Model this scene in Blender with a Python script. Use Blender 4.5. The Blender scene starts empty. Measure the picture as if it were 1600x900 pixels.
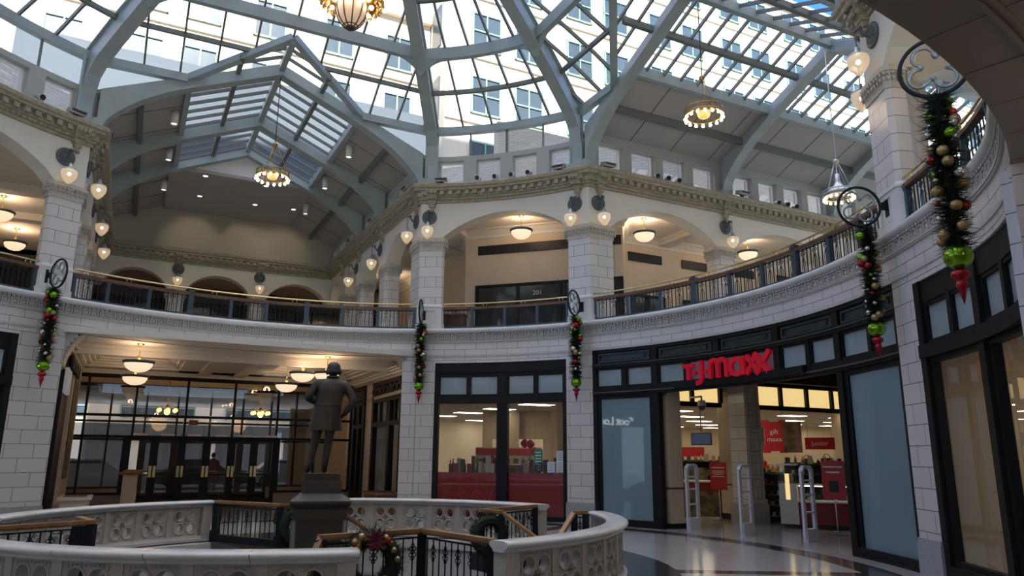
import bpy, bmesh, math, random
from math import sin, cos, pi, radians, sqrt, atan2, hypot
from mathutils import Vector, Matrix
SC = bpy.context.scene
COL = SC.collection
# ------------------------------------------------------------------ camera, world, sun, exposure
CAMP = Vector((2.9747, -12.0186, 1.65))
pit, rol = radians(12.934), radians(.412)
fw = Vector((0, cos(pit), sin(pit))); up0 = Vector((0, -sin(pit), cos(pit))); rt0 = Vector((1, 0, 0))
rt = rt0 * cos(rol) + up0 * sin(rol); up = up0 * cos(rol) - rt0 * sin(rol)
cd = bpy.data.cameras.new('camera'); cam = bpy.data.objects.new('camera', cd); COL.objects.link(cam)
cd.sensor_width = 36; cd.lens = 36 * 1151 / 1600; cd.clip_start = .05; cd.clip_end = 300
cam.matrix_world = Matrix(((rt.x, up.x, -fw.x, CAMP.x), (rt.y, up.y, -fw.y, CAMP.y), (rt.z, up.z, -fw.z, CAMP.z), (0, 0, 0, 1)))
SC.camera = cam
w = bpy.data.worlds.new('sky'); SC.world = w; w.use_nodes = True
nt = w.node_tree; nt.nodes.clear()
o = nt.nodes.new('ShaderNodeOutputWorld'); bg = nt.nodes.new('ShaderNodeBackground')
tc = nt.nodes.new('ShaderNodeTexCoord'); sp = nt.nodes.new('ShaderNodeSeparateXYZ'); cr = nt.nodes.new('ShaderNodeValToRGB')
nt.links.new(tc.outputs['Generated'], sp.inputs[0]); nt.links.new(sp.outputs['Z'], cr.inputs[0])
cr.color_ramp.elements[0].position = 0; cr.color_ramp.elements[0].color = (.62, .78, .95, 1)
cr.color_ramp.elements[1].position = .90; cr.color_ramp.elements[1].color = (.95, .97, 1, 1)   # zenith brightened, an added unseen cloud that lights the interior
e = cr.color_ramp.elements.new(.42); e.color = (.06, .20, .62, 1)
e = cr.color_ramp.elements.new(.72); e.color = (.05, .18, .58, 1)
nt.links.new(cr.outputs[0], bg.inputs[0]); bg.inputs[1].default_value = 1.5
nt.links.new(bg.outputs[0], o.inputs[0])
SUN_AZ, SUN_EL = -70, 38          # the sun stands behind the camera, above the added sun blocker
sl = bpy.data.lights.new('sun', 'SUN'); so = bpy.data.objects.new('sun', sl); COL.objects.link(so)
sl.energy = 9.0; sl.angle = radians(.6); sl.color = (1, .95, .86)
sv = Vector((cos(radians(SUN_AZ)) * cos(radians(SUN_EL)), sin(radians(SUN_AZ)) * cos(radians(SUN_EL)), sin(radians(SUN_EL))))
so.rotation_euler = sv.to_track_quat('Z', 'Y').to_euler(); so.location = sv * 60
SC.view_settings.view_transform = 'Standard'; SC.view_settings.look = 'None'
SC.view_settings.exposure = 1.0; SC.view_settings.gamma = 1; SC.view_settings.use_curve_mapping = False
SC.cycles.max_bounces = 10; SC.cycles.diffuse_bounces = 5; SC.cycles.glossy_bounces = 4
SC.cycles.transparent_max_bounces = 24; SC.cycles.transmission_bounces = 6
SC.cycles.sample_clamp_indirect = 6; SC.cycles.caustics_reflective = False; SC.cycles.caustics_refractive = False
try: SC.cycles.use_denoising = True
except Exception: pass
# ------------------------------------------------------------------ materials
MATS = {}
def mat(name, col, rough=.6, metal=0, emit=None, es=0, coat=0, noise=0, nscale=6, bump=0, spec=.5):
    m = bpy.data.materials.new(name); m.use_nodes = True; n = m.node_tree; b = n.nodes['Principled BSDF']
    b.inputs['Base Color'].default_value = (*col, 1); b.inputs['Roughness'].default_value = rough
    b.inputs['Metallic'].default_value = metal; b.inputs['Coat Weight'].default_value = coat
    b.inputs['Specular IOR Level'].default_value = spec
    if emit: b.inputs['Emission Color'].default_value = (*emit, 1); b.inputs['Emission Strength'].default_value = es
    if noise or bump:
        t = n.nodes.new('ShaderNodeTexCoord'); x = n.nodes.new('ShaderNodeTexNoise'); x.inputs['Scale'].default_value = nscale
        x.inputs['Detail'].default_value = 5
        n.links.new(t.outputs['Object'], x.inputs['Vector'])
        if noise:
            r = n.nodes.new('ShaderNodeValToRGB')
            r.color_ramp.elements[0].color = (*[c * (1 - noise) for c in col], 1); r.color_ramp.elements[1].color = (*[min(1, c * (1 + noise)) for c in col], 1)
            r.color_ramp.elements[0].position = .3; r.color_ramp.elements[1].position = .7
            n.links.new(x.outputs['Fac'], r.inputs[0]); n.links.new(r.outputs[0], b.inputs['Base Color'])
        if bump:
            bp = n.nodes.new('ShaderNodeBump'); bp.inputs['Strength'].default_value = bump; bp.inputs['Distance'].default_value = .02
            n.links.new(x.outputs['Fac'], bp.inputs['Height']); n.links.new(bp.outputs[0], b.inputs['Normal'])
    MATS[name] = m; return m
def brick(name, c1, c2, mortar, bw, bh, ms, rough, offset=.5, bump=.3):
    m = mat(name, c1, rough); n = m.node_tree; b = n.nodes['Principled BSDF']
    u = n.nodes.new('ShaderNodeUVMap'); k = n.nodes.new('ShaderNodeTexBrick'); n.links.new(u.outputs[0], k.inputs['Vector'])
    k.inputs['Color1'].default_value = (*c1, 1); k.inputs['Color2'].default_value = (*c2, 1); k.inputs['Mortar'].default_value = (*mortar, 1)
    k.inputs['Scale'].default_value = 1; k.inputs['Mortar Size'].default_value = ms; k.inputs['Brick Width'].default_value = bw
    k.inputs['Row Height'].default_value = bh; k.offset = offset; k.inputs['Mortar Smooth'].default_value = .3
    n.links.new(k.outputs['Color'], b.inputs['Base Color'])
    bp = n.nodes.new('ShaderNodeBump'); bp.inputs['Strength'].default_value = bump; bp.inputs['Distance'].default_value = .01; bp.invert = True
    n.links.new(k.outputs['Fac'], bp.inputs['Height']); n.links.new(bp.outputs[0], b.inputs['Normal'])
    return m
def glass(name, tint=(1, 1, 1), gl=.08, rough=.0):
    m = bpy.data.materials.new(name); m.use_nodes = True; n = m.node_tree; n.nodes.clear()
    o = n.nodes.new('ShaderNodeOutputMaterial'); t = n.nodes.new('ShaderNodeBsdfTransparent'); g = n.nodes.new('ShaderNodeBsdfGlossy')
    t.inputs[0].default_value = (*tint, 1); g.inputs['Roughness'].default_value = rough; g.inputs[0].default_value = (1, 1, 1, 1)
    x = n.nodes.new('ShaderNodeMixShader'); l = n.nodes.new('ShaderNodeLayerWeight'); l.inputs[0].default_value = .35
    mu = n.nodes.new('ShaderNodeMath'); mu.operation = 'MULTIPLY_ADD'; mu.inputs[1].default_value = .18; mu.inputs[2].default_value = gl
    n.links.new(l.outputs['Fresnel'], mu.inputs[0])
    n.links.new(mu.outputs[0], x.inputs[0]); n.links.new(t.outputs[0], x.inputs[1]); n.links.new(g.outputs[0], x.inputs[2]); n.links.new(x.outputs[0], o.inputs[0])
    MATS[name] = m; return m
brick('tile', (.67, .64, .62), (.62, .59, .57), (.10, .095, .09), .62, .31, .006, .22)
brick('tile_warm', (.60, .50, .40), (.56, .47, .38), (.25, .2, .15), .62, .31, .006, .3)
mat('glazed', (.74, .72, .70), .18, noise=.08, nscale=3)
mat('terracotta', (.50, .46, .40), .4, noise=.12, nscale=9, bump=.15)
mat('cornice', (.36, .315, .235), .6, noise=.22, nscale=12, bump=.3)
mat('plaster', (.70, .67, .59), .7, noise=.04, nscale=1.2)
mat('plaster_tan', (.66, .56, .44), .75, noise=.03, nscale=1)
mat('ceiling_white', (.74, .70, .63), .8)
mat('beige_wall', (.40, .365, .30), .8, noise=.03, nscale=.8)
mat('panel_grey', (.40, .385, .37), .8)
mat('joint', (.10, .10, .10), .8)
mat('steel', (.34, .405, .415), .42, noise=.07, nscale=2.5)
mat('steel_dark', (.16, .18, .165), .5)
mat('frame', (.010, .010, .011), .5, spec=.22)
mat('green_panel', (.018, .034, .036), .4, noise=.25, nscale=14, bump=.3)
mat('iron', (.012, .018, .022), .55, spec=.25)
mat('iron_blue', (.035, .062, .085), .38)
mat('wood', (.13, .055, .026), .35, noise=.3, nscale=4)
mat('wood_light', (.33, .17, .07), .35, noise=.25, nscale=4)
mat('brass', (.85, .68, .33), .22, 1)
mat('bronze_gold', (.45, .28, .10), .35, 1, noise=.3, nscale=25)
mat('bronze', (.062, .050, .040), .45, .5, noise=.3, nscale=5)
mat('granite', (.055, .048, .043), .45, noise=.15, nscale=20)
mat('dark_green_metal', (.10, .115, .12), .5, .1, noise=.2, nscale=12)
mat('frosted', (.18, .265, .305), .5, coat=.7, noise=.06, nscale=.6)
mat('frosted_small', (.30, .37, .40), .4, coat=.4)
MATS['frosted'].node_tree.nodes['Principled BSDF'].inputs['Coat Roughness'].default_value = .02
glass('glass_roof', (.96, .98, .99), .03)
glass('glass', (.93, .95, .95), .05)
glass('glass_lobby', (.92, .93, .94), .05)
mat('red', (.42, .012, .02), .45)
mat('sign_red', (.52, .004, .022), .4, emit=(.9, .0, .03), es=.06)
mat('white', (.75, .75, .76), .4)
mat('offwhite', (.66, .62, .55), .6)
mat('lit_panel', (1, 1, 1), .5, emit=(1, .84, .62), es=3.8)
mat('lit_window', (1, .85, .5), .5, emit=(1, .73, .30), es=.42)
mat('bulb', (1, .9, .7), .3, emit=(1, .80, .55), es=14)
mat('bulb_lantern', (1, .9, .7), .3, emit=(1, .72, .42), es=5)
mat('bulb_small', (1, .9, .7), .3, emit=(1, .72, .40), es=5)
mat('lamp_bowl', (.8, .7, .58), .3, emit=(1, .71, .47), es=.50)
mat('amber', (1, .6, .2), .3, emit=(1, .52, .12), es=2.2)
mat('downlight', (1, 1, 1), .3, emit=(1, .92, .78), es=3)
mat('black', (.01, .01, .01), .5)
mat('grey', (.30, .30, .31), .5)
mat('dark_grey', (.07, .07, .07), .5)
mat('silver', (.62, .63, .65), .3, .6)
mat('gate_plastic', (.62, .64, .70), .35)
mat('store_wall', (.52, .43, .31), .8)
mat('store_ceiling', (.48, .41, .32), .9)
mat('fir', (.016, .030, .014), .8)
mat('fir_light', (.04, .06, .025), .8)
mat('green_ball', (.20, .42, .02), .18, .75)
mat('red_ball', (.42, .02, .03), .2, .6)
mat('gold_ball', (.42, .29, .13), .32, .6)
mat('silver_ball', (.7, .65, .55), .15, .9)
mat('globe_glass_base', (.9, .85, .75), .3)
mat('ochre', (.45, .22, .03), .6)
mat('blue_grey_paint', (.10, .16, .24), .3, coat=.5)
mat('asphalt', (.10, .10, .105), .8)
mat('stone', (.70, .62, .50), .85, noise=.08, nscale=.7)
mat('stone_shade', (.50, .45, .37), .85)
mat('brickwall', (.42, .32, .24), .85, noise=.15, nscale=2)
mat('window_frame', (.20, .36, .31), .5)
mat('window_pane', (.05, .075, .10), .25, spec=.3)
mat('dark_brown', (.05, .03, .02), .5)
mat('art', (.12, .10, .06), .6, noise=.9, nscale=5)
mat('goods', (.22, .15, .11), .7, noise=.85, nscale=9)
mat('goods_red', (.35, .05, .04), .7, noise=.7, nscale=7)
mat('paper', (.70, .72, .74), .7)
mat('sign_green', (.03, .22, .14), .5)
mat('skin', (.45, .28, .2), .6); mat('cloth_maroon', (.18, .03, .05), .8); mat('cloth_dark', (.03, .03, .04), .8); mat('cloth_yellow', (.75, .55, .25), .8)
# lantern globes: frosted glass, translucent around a bulb
def globe_mat(name, es, colr):
    m = bpy.data.materials.new(name); m.use_nodes = True; n = m.node_tree; b = n.nodes['Principled BSDF']
    b.inputs['Base Color'].default_value = (.85, .78, .66, 1); b.inputs['Roughness'].default_value = .25
    b.inputs['Emission Color'].default_value = (*colr, 1); b.inputs['Emission Strength'].default_value = es
    t = n.nodes.new('ShaderNodeBsdfTransparent'); x = n.nodes.new('ShaderNodeMixShader'); x.inputs[0].default_value = .72
    n.links.new(t.outputs[0], x.inputs[1]); n.links.new(b.outputs[0], x.inputs[2]); n.links.new(x.outputs[0], n.nodes['Material Output'].inputs[0])
    MATS[name] = m
globe_mat('globe', .10, (1, .72, .45))
# terrazzo floor: light field, dark ring bands and radial bands (laid stone)
def floor_mat():
    m = mat('floor', (.40, .40, .41), .13, spec=.6); n = m.node_tree; b = n.nodes['Principled BSDF']; L = n.links.new
    t = n.nodes.new('ShaderNodeTexCoord'); s = n.nodes.new('ShaderNodeSeparateXYZ'); L(t.outputs['Object'], s.inputs[0])
    def M(op, a, bb=None, c=None):
        k = n.nodes.new('ShaderNodeMath'); k.operation = op
        for i, v in enumerate((a, bb, c)):
            if v is None: continue
            if isinstance(v, (int, float)): k.inputs[i].default_value = v
            else: L(v, k.inputs[i])
        return k.outputs[0]
    r = M('SQRT', M('ADD', M('MULTIPLY', s.outputs[0], s.outputs[0]), M('MULTIPLY', s.outputs[1], s.outputs[1])))
    def band(v, lo, hi): return M('MULTIPLY', M('GREATER_THAN', v, lo), M('LESS_THAN', v, hi))
    ring1 = M('LESS_THAN', r, 5.5); ring2 = band(r, 8.25, 8.75)
    ang = M('ARCTAN2', s.outputs[1], s.outputs[0]); q = pi / 4
    # spokes at the pillars: fold the angle by a quarter turn
    def spoke(a0):
        d = M('PINGPONG', M('SUBTRACT', ang, a0), pi / 4)
        return M('MULTIPLY', M('LESS_THAN', M('MULTIPLY', d, r), .17), M('LESS_THAN', r, 8.5))
    mask = M('MINIMUM', 1, M('ADD', M('ADD', ring1, ring2), M('ADD', spoke(radians(-3.4)), spoke(radians(57.9)))))
    x = n.nodes.new('ShaderNodeTexNoise'); x.inputs['Scale'].default_value = 55; x.inputs['Detail'].default_value = 4; L(t.outputs['Object'], x.inputs['Vector'])
    c1 = n.nodes.new('ShaderNodeValToRGB'); c1.color_ramp.elements[0].color = (.34, .33, .33, 1); c1.color_ramp.elements[1].color = (.47, .46, .46, 1); L(x.outputs['Fac'], c1.inputs[0])
    c2 = n.nodes.new('ShaderNodeValToRGB'); c2.color_ramp.elements[0].color = (.035, .033, .034, 1); c2.color_ramp.elements[1].color = (.07, .065, .065, 1); L(x.outputs['Fac'], c2.inputs[0])
    mx = n.nodes.new('ShaderNodeMix'); mx.data_type = 'RGBA'; L(mask, mx.inputs['Factor']); L(c1.outputs[0], mx.inputs['A']); L(c2.outputs[0], mx.inputs['B'])
    L(mx.outputs['Result'], b.inputs['Base Color'])
floor_mat()
# ------------------------------------------------------------------ geometry helpers
R, ZB = 9.146, 5.21
AL, AR, AN, AO = 117.25, 27.25, -62.75, 207.25   # axes of the four wings
def swell(az):   # on the camera's side the rotunda's wall bows out a little from the true circle
    az = (az + 180) % 360 - 180
    t = min(1, max(0, (-az - 4) / 25)) if az > -70 else min(1, max(0, (az + 100) / 12)); return .30 * t * t * (3 - 2 * t)
def P(r, az, z=0.):
    a = radians(az)
    if r > 8.3: r = r + swell(az) * min(1, (r - 8.3) / .4)
    return Vector((r * cos(a), r * sin(a), z))
def W(A, d, u, z=0.): a = radians(A); return Vector((d * cos(a) + u * sin(a), d * sin(a) - u * cos(a), z))
def wm(o): return ((wm(o.parent) @ o.matrix_parent_inverse) if o.parent else Matrix.Identity(4)) @ o.matrix_basis
def setpar(o, p): o.parent = p; o.matrix_parent_inverse = wm(p).inverted()   # parts are modelled in place and keep that place
class MB:
    def __init__(s): s.v = []; s.f = []; s.sm = []
    def add(s, vs, fs, sm=False):
        o = len(s.v); s.v += [tuple(p) for p in vs]; s.f += [tuple(i + o for i in f) for f in fs]; s.sm += [sm] * len(fs); return s
    def hexa(s, p):
        return s.add(p, [(0, 3, 2, 1), (4, 5, 6, 7), (0, 1, 5, 4), (1, 2, 6, 5), (2, 3, 7, 6), (3, 0, 4, 7)])
    def box(s, c, sz, rz=0, ex=None, ey=None, ez=None):
        c = Vector(c)
        if ex is None: ex = Vector((cos(rz), sin(rz), 0)); ey = Vector((-sin(rz), cos(rz), 0)); ez = Vector((0, 0, 1))
        if ez is None: ez = ex.cross(ey)
        a, b, h = ex * (sz[0] / 2), ey * (sz[1] / 2), ez * (sz[2] / 2)
        return s.hexa([c - a - b - h, c + a - b - h, c + a + b - h, c - a + b - h, c - a - b + h, c + a - b + h, c + a + b + h, c - a + b + h])
    def wbox(s, A, d0, d1, u0, u1, z0, z1):
        return s.hexa([W(A, d0, u0, z0), W(A, d1, u0, z0), W(A, d1, u1, z0), W(A, d0, u1, z0), W(A, d0, u0, z1), W(A, d1, u0, z1), W(A, d1, u1, z1), W(A, d0, u1, z1)])
    def bar(s, p, q, w, h, upv=(0, 0, 1)):
        p, q = Vector(p), Vector(q); d = (q - p); L = d.length; d.normalize(); upv = Vector(upv)
        sx = d.cross(upv)
        if sx.length < 1e-4: sx = d.cross(Vector((1, 0, 0)))
        sx.normalize(); uz = sx.cross(d)
        return s.box((p + q) / 2, (L, w, h), ex=d, ey=-sx, ez=uz)
    def arc(s, r0, r1, a0, a1, z0, z1, step=2.0):
        n = max(1, int(math.ceil(abs(a1 - a0) / step))); vs = []; fs = []
        for i in range(n + 1):
            a = a0 + (a1 - a0) * i / n
            vs += [P(r0, a, z0), P(r1, a, z0), P(r1, a, z1), P(r0, a, z1)]
        for i in range(n):
            k = 4 * i
            for j in range(4): fs.append((k + j, k + (j + 1) % 4, k + 4 + (j + 1) % 4, k + 4 + j))
        if abs(a1 - a0) < 359.9: fs += [(0, 3, 2, 1), (4 * n, 4 * n + 1, 4 * n + 2, 4 * n + 3)]
        return s.add(vs, fs)
    def tube(s, pts, r, n=6, closed=False, sm=True):
        pts = [Vector(p) for p in pts]; m = len(pts); vs = []; fs = []; pa = None
        for i, p in enumerate(pts):
            if closed: t = pts[(i + 1) % m] - pts[i - 1]
            else: t = pts[min(i + 1, m - 1)] - pts[max(i - 1, 0)]
            t.normalize()
            if pa is None: pa = t.orthogonal().normalized()
            pa = (pa - t * pa.dot(t));
            if pa.length < 1e-5: pa = t.orthogonal()
            pa.normalize(); b = t.cross(pa); rr = r[i] if isinstance(r, (list, tuple)) else r
            for k in range(n): vs.append(p + (pa * cos(2 * pi * k / n) + b * sin(2 * pi * k / n)) * rr)
        for i in range(m if closed else m - 1):
            for k in range(n): fs.append((i * n + k, i * n + (k + 1) % n, ((i + 1) % m) * n + (k + 1) % n, ((i + 1) % m) * n + k))
        if not closed: fs += [tuple(range(n))[::-1], tuple((m - 1) * n + k for k in range(n))]
        return s.add(vs, fs, sm)
    def lathe(s, prof, n=16, c=(0, 0, 0), ex=(1, 0, 0), ey=(0, 1, 0), ez=(0, 0, 1), sm=True, a0=0, a1=360):
        c, ex, ey, ez = Vector(c), Vector(ex), Vector(ey), Vector(ez); vs = []; fs = []; m = len(prof)
        full = abs(a1 - a0) > 359; k = n if full else n + 1
        for i in range(k):
            a = radians(a0 + (a1 - a0) * i / n)
            for (r, z) in prof: vs.append(c + ex * (r * cos(a)) + ey * (r * sin(a)) + ez * z)
        for i in range(n):
            j = (i + 1) % k
            for q in range(m - 1): fs.append((i * m + q, j * m + q, j * m + q + 1, i * m + q + 1))
        return s.add(vs, fs, sm)
    def rev(s, prof, a0, a1, step=2.0, sm=True):
        n = max(1, int(math.ceil(abs(a1 - a0) / step))); m = len(prof); vs = []
        for i in range(n + 1): vs += [P(r, a0 + (a1 - a0) * i / n, z) for r, z in prof]
        return s.add(vs, [(i * m + q, i * m + m + q, i * m + m + q + 1, i * m + q + 1) for i in range(n) for q in range(m - 1)], sm)
    def cyl(s, p, q, r, n=12, r2=None):
        p, q = Vector(p), Vector(q); d = (q - p); L = d.length; d.normalize(); a = d.orthogonal().normalized(); b = d.cross(a); r2 = r if r2 is None else r2
        return s.lathe([(0, 0), (r, 0), (r2, L), (0, L)], n, p, a, b, d, sm=False)
    def ball(s, c, r, n=12, m=8, sz=1):
        return s.lathe([(r * sin(pi * i / m), -r * cos(pi * i / m) * sz) for i in range(m + 1)], n, c)
    def prism(s, poly, o, ex, ey, depth):
        o, ex, ey = Vector(o), Vector(ex), Vector(ey); ez = ex.cross(ey).normalized(); n = len(poly)
        vs = [o + ex * x + ey * y for x, y in poly] + [o + ex * x + ey * y + ez * depth for x, y in poly]
        fs = [tuple(range(n))[::-1], tuple(range(n, 2 * n))] + [(i, (i + 1) % n, n + (i + 1) % n, n + i) for i in range(n)]
        return s.add(vs, fs)
    def plate(s, fn, xs, lo, hi, t):
        # plate between the curves lo(x) and hi(x); fn(x, z, t) places a point
        vs = []; fs = []
        for x in xs: vs += [fn(x, lo(x), 0), fn(x, hi(x), 0), fn(x, hi(x), t), fn(x, lo(x), t)]
        n = len(xs) - 1
        for i in range(n):
            k = 4 * i
            for j in range(4): fs.append((k + j, k + (j + 1) % 4, k + 4 + (j + 1) % 4, k + 4 + j))
        fs += [(0, 3, 2, 1), (4 * n, 4 * n + 1, 4 * n + 2, 4 * n + 3)]
        return s.add(vs, fs)
    def sweep(s, path, prof, closed=False, sm=False):
        # sweep a profile (offset to the left of the path, z) along a plan path
        path = [Vector((p[0], p[1], 0)) for p in path]; n = len(path); m = len(prof); vs = []; fs = []
        for i, p in enumerate(path):
            a = path[i - 1] if (i > 0 or closed) else None; b = path[(i + 1) % n] if (i < n - 1 or closed) else None
            d1 = (p - a).normalized() if a is not None else None; d2 = (b - p).normalized() if b is not None else None
            if d1 is None: d1 = d2
            if d2 is None: d2 = d1
            n1 = Vector((-d1.y, d1.x, 0)); n2 = Vector((-d2.y, d2.x, 0)); nn = (n1 + n2)
            nn = nn / max(.3, nn.length_squared / 2) if nn.length > 1e-6 else n1
            for (o, z) in prof: vs.append(p + nn * o + Vector((0, 0, z)))
        for i in range(n if closed else n - 1):
            j = (i + 1) % n
            for k in range(m): fs.append((i * m + k, i * m + (k + 1) % m, j * m + (k + 1) % m, j * m + k))
        if not closed: fs += [tuple(range(m))[::-1], tuple((n - 1) * m + k for k in range(m))]
        return s.add(vs, fs, sm)
    def build(s, name, m, parent=None, loc=None, uv=None, kind=None, smooth=False):
        me = bpy.data.meshes.new(name); lv = Vector(loc) if loc is not None else Vector((0, 0, 0))
        me.from_pydata([tuple(Vector(v) - lv) for v in s.v], [], s.f)
        bm = bmesh.new(); bm.from_mesh(me)
        bmesh.ops.recalc_face_normals(bm, faces=bm.faces[:]); bm.to_mesh(me); bm.free()
        for p_, q_ in zip(me.polygons, s.sm): p_.use_smooth = q_ or smooth
        me.materials.append(MATS[m] if isinstance(m, str) else m)
        if uv:
            L = me.uv_layers.new(name='UVMap')
            for p_ in me.polygons:
                nx = p_.normal
                for li in p_.loop_indices:
                    v = me.vertices[me.loops[li].vertex_index].co + lv
                    if abs(nx.z) > .8: L.data[li].uv = (v.x, v.y)
                    elif uv == 'cyl' and abs(nx.x * v.x + nx.y * v.y) > .6 * hypot(v.x, v.y):
                        pc = p_.center + lv; a0 = atan2(pc.y, pc.x); a = atan2(v.y, v.x)
                        while a - a0 > pi: a -= 2 * pi
                        while a - a0 < -pi: a += 2 * pi
                        L.data[li].uv = (a * R, v.z)
                    else:
                        t = Vector((-nx.y, nx.x, 0)); t.normalize() if t.length > 1e-5 else None
                        L.data[li].uv = (v.x * t.x + v.y * t.y, v.z)
        o = bpy.data.objects.new(name, me); COL.objects.link(o); o.location = lv
        if parent is not None: setpar(o, parent)
        if kind: o['kind'] = kind
        return o
def empty(name, loc=(0, 0, 0), rz=0):
    o = bpy.data.objects.new(name, None); COL.objects.link(o); o.location = loc; o.rotation_euler = (0, 0, rz); o.empty_display_size = .2; return o
def tag(o, label, cat, group=None):
    o['label'] = label; o['category'] = cat
    if group: o['group'] = group
    return o
def S(mb, name, m, uv=None, parent=None): return mb.build(name, m, parent, uv=uv, kind='structure')
def copy_tree(o, parent=None):
    c = o.copy(); COL.objects.link(c)
    if parent is not None: c.parent = parent; c.matrix_parent_inverse = o.matrix_parent_inverse.copy()
    for ch in list(o.children): copy_tree(ch, c)
    return c
def lin(a, b, n): return [a + (b - a) * i / (n - 1) for i in range(n)]
def text_mesh(s, size, ext, bold=0., shear=0., align='CENTER', spacing=1.):
    cu = bpy.data.curves.new('t', 'FONT'); cu.body = s; cu.size = size; cu.extrude = ext; cu.offset = bold; cu.shear = shear
    cu.align_x = align; cu.align_y = 'CENTER'; cu.space_character = spacing
    ob = bpy.data.objects.new('t', cu); COL.objects.link(ob)
    me = bpy.data.meshes.new_from_object(ob.evaluated_get(bpy.context.evaluated_depsgraph_get()))
    bpy.data.objects.remove(ob); bpy.data.curves.remove(cu); return me
def text_obj(name, s, size, ext, m, loc, right, upv, parent=None, **kw):
    me = text_mesh(s, size, ext, **kw); me.name = name; me.materials.clear(); me.materials.append(MATS[m])
    right = Vector(right).normalized(); upv = Vector(upv).normalized(); n = right.cross(upv); l = Vector(loc)
    me.transform(Matrix(((right.x, upv.x, n.x, l.x), (right.y, upv.y, n.y, l.y), (right.z, upv.z, n.z, l.z), (0, 0, 0, 1))))
    o = bpy.data.objects.new(name, me); COL.objects.link(o)
    if parent is not None: setpar(o, parent)
    return o
def at(px, y, D_):   # a pixel of the photograph turned into a point at horizontal distance D_
    X_ = px - 800; Y_ = 450 - y; c, s = cos(rol), sin(rol); X_, Y_ = c * X_ - s * Y_, s * X_ + c * Y_
    d = rt0 * X_ + up0 * Y_ + fw * 1151; return CAMP + d * (D_ / hypot(d.x, d.y))
random.seed(5)
# ================================================================== STRUCTURE
S(MB().arc(4.42, 46, 0, 360, -.35, 0, 2), 'floor', 'floor')
S(MB().arc(.01, 13, 0, 360, -4.6, -4.4, 4), 'floor_lower', 'floor')
S(MB().arc(4.40, 4.52, 0, 360, -1.0, -.02, 3), 'trim_1', 'glazed')
S(MB().arc(4.34, 4.42, 0, 360, -.22, -.04, 3).arc(4.34, 4.42, 0, 360, -1.0, -.86, 3), 'trim_2', 'glazed')
S(MB().arc(12.5, 12.8, 0, 360, -4.4, -.35, 4), 'wall_lower', 'plaster')
# --- ground storey: white tile wall on the rotunda circle
tw = MB(); pl = MB()
for a0, a1 in ((55.9, 60.8), (85.1, 91.0), (145.5, 151.8), (-6.6, -2.4), (-34.3, -28.2), (175.1, 181), (262, 267)):
    tw.arc(R, R + .5, a0, a1, .45, 4.47); pl.arc(R - .04, R + .52, a0 - .15, a1 + .15, 0, .46); pl.arc(R - .025, R + .5, a0 - .1, a1 + .1, .46, .52)
tw.arc(R, R + .45, 181, 262, 0, 4.47, 3)
for a0, a1 in ((60.8, 85.1), (151.8, 175.1), (-28.2, -6.6)): tw.arc(R, R + .45, a0, a1, 4.27, 4.47)
tw.arc(R, R + .45, -34.3, 262, 4.47, 5.02); tw.arc(R, R + .45, -98, -34.3, 4.47, 5.02)
S(tw, 'wall_rotunda', 'tile', uv='cyl'); S(pl, 'baseboard_rotunda', 'grey_stone' if 'grey_stone' in MATS else mat('grey_stone', (.36, .36, .37), .5, noise=.1, nscale=30) and 'grey_stone')
# --- fascia of the balcony: nosing, bead, frieze of little square flowers, thin mouldings
S(MB().rev([(R + .35, 5.12), (R - .03, 5.12), (R - .09, 5.15), (R - .115, 5.2), (R - .09, 5.25), (R - .03, 5.275), (R + .35, 5.275)], -34.5, 262), 'trim_3', 'glazed')
fz = MB()
fz.arc(R - .03, R, -35, 269, 4.84, 4.87); fz.arc(R - .045, R, -35, 269, 4.87, 4.90); fz.arc(R - .02, R, -34, 269, 4.44, 4.50)
step = .20 / R * 180 / pi; a = -36.
while a < 160:
    h = step * .40
    for (x0, x1, z0, z1, t) in ((-h, h, 4.915, 4.935, .034), (-h, h, 5.045, 5.065, .034), (-h, -h * .72, 4.935, 5.045, .034), (h * .72, h, 4.935, 5.045, .034), (-h * .38, h * .38, 4.965, 5.015, .016)):
        fz.hexa([P(R + .01, a + x0, z0), P(R - t, a + x0, z0), P(R - t, a + x1, z0), P(R + .01, a + x1, z0), P(R + .01, a + x0, z1), P(R - t, a + x0, z1), P(R - t, a + x1, z1), P(R + .01, a + x1, z1)])
    for q in (-.25, .25):
        c = a + q * step; h2 = step * .15
        fz.hexa([P(R + .01, c - h2, 5.08), P(R - .05, c - h2, 5.08), P(R - .05, c + h2, 5.08), P(R + .01, c + h2, 5.08), P(R + .01, c - h2, 5.115), P(R - .05, c - h2, 5.115), P(R - .05, c + h2, 5.115), P(R + .01, c + h2, 5.115)])
    a += step
S(MB().arc(R - .006, R, -35, 269, 4.905, 5.075), 'trim_30', mat('frieze_ground', (.30, .28, .25), .6, noise=.15, nscale=20))
S(fz, 'trim_4', mat('frieze', (.50, .48, .45), .4, noise=.08, nscale=20))
S(MB().arc(R + .05, 46, -35, 262, 4.98, 5.2, 3).arc(R + .25, 46, -98, -35, 4.98, 5.2, 3), 'floor_upper', 'plaster')
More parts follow.
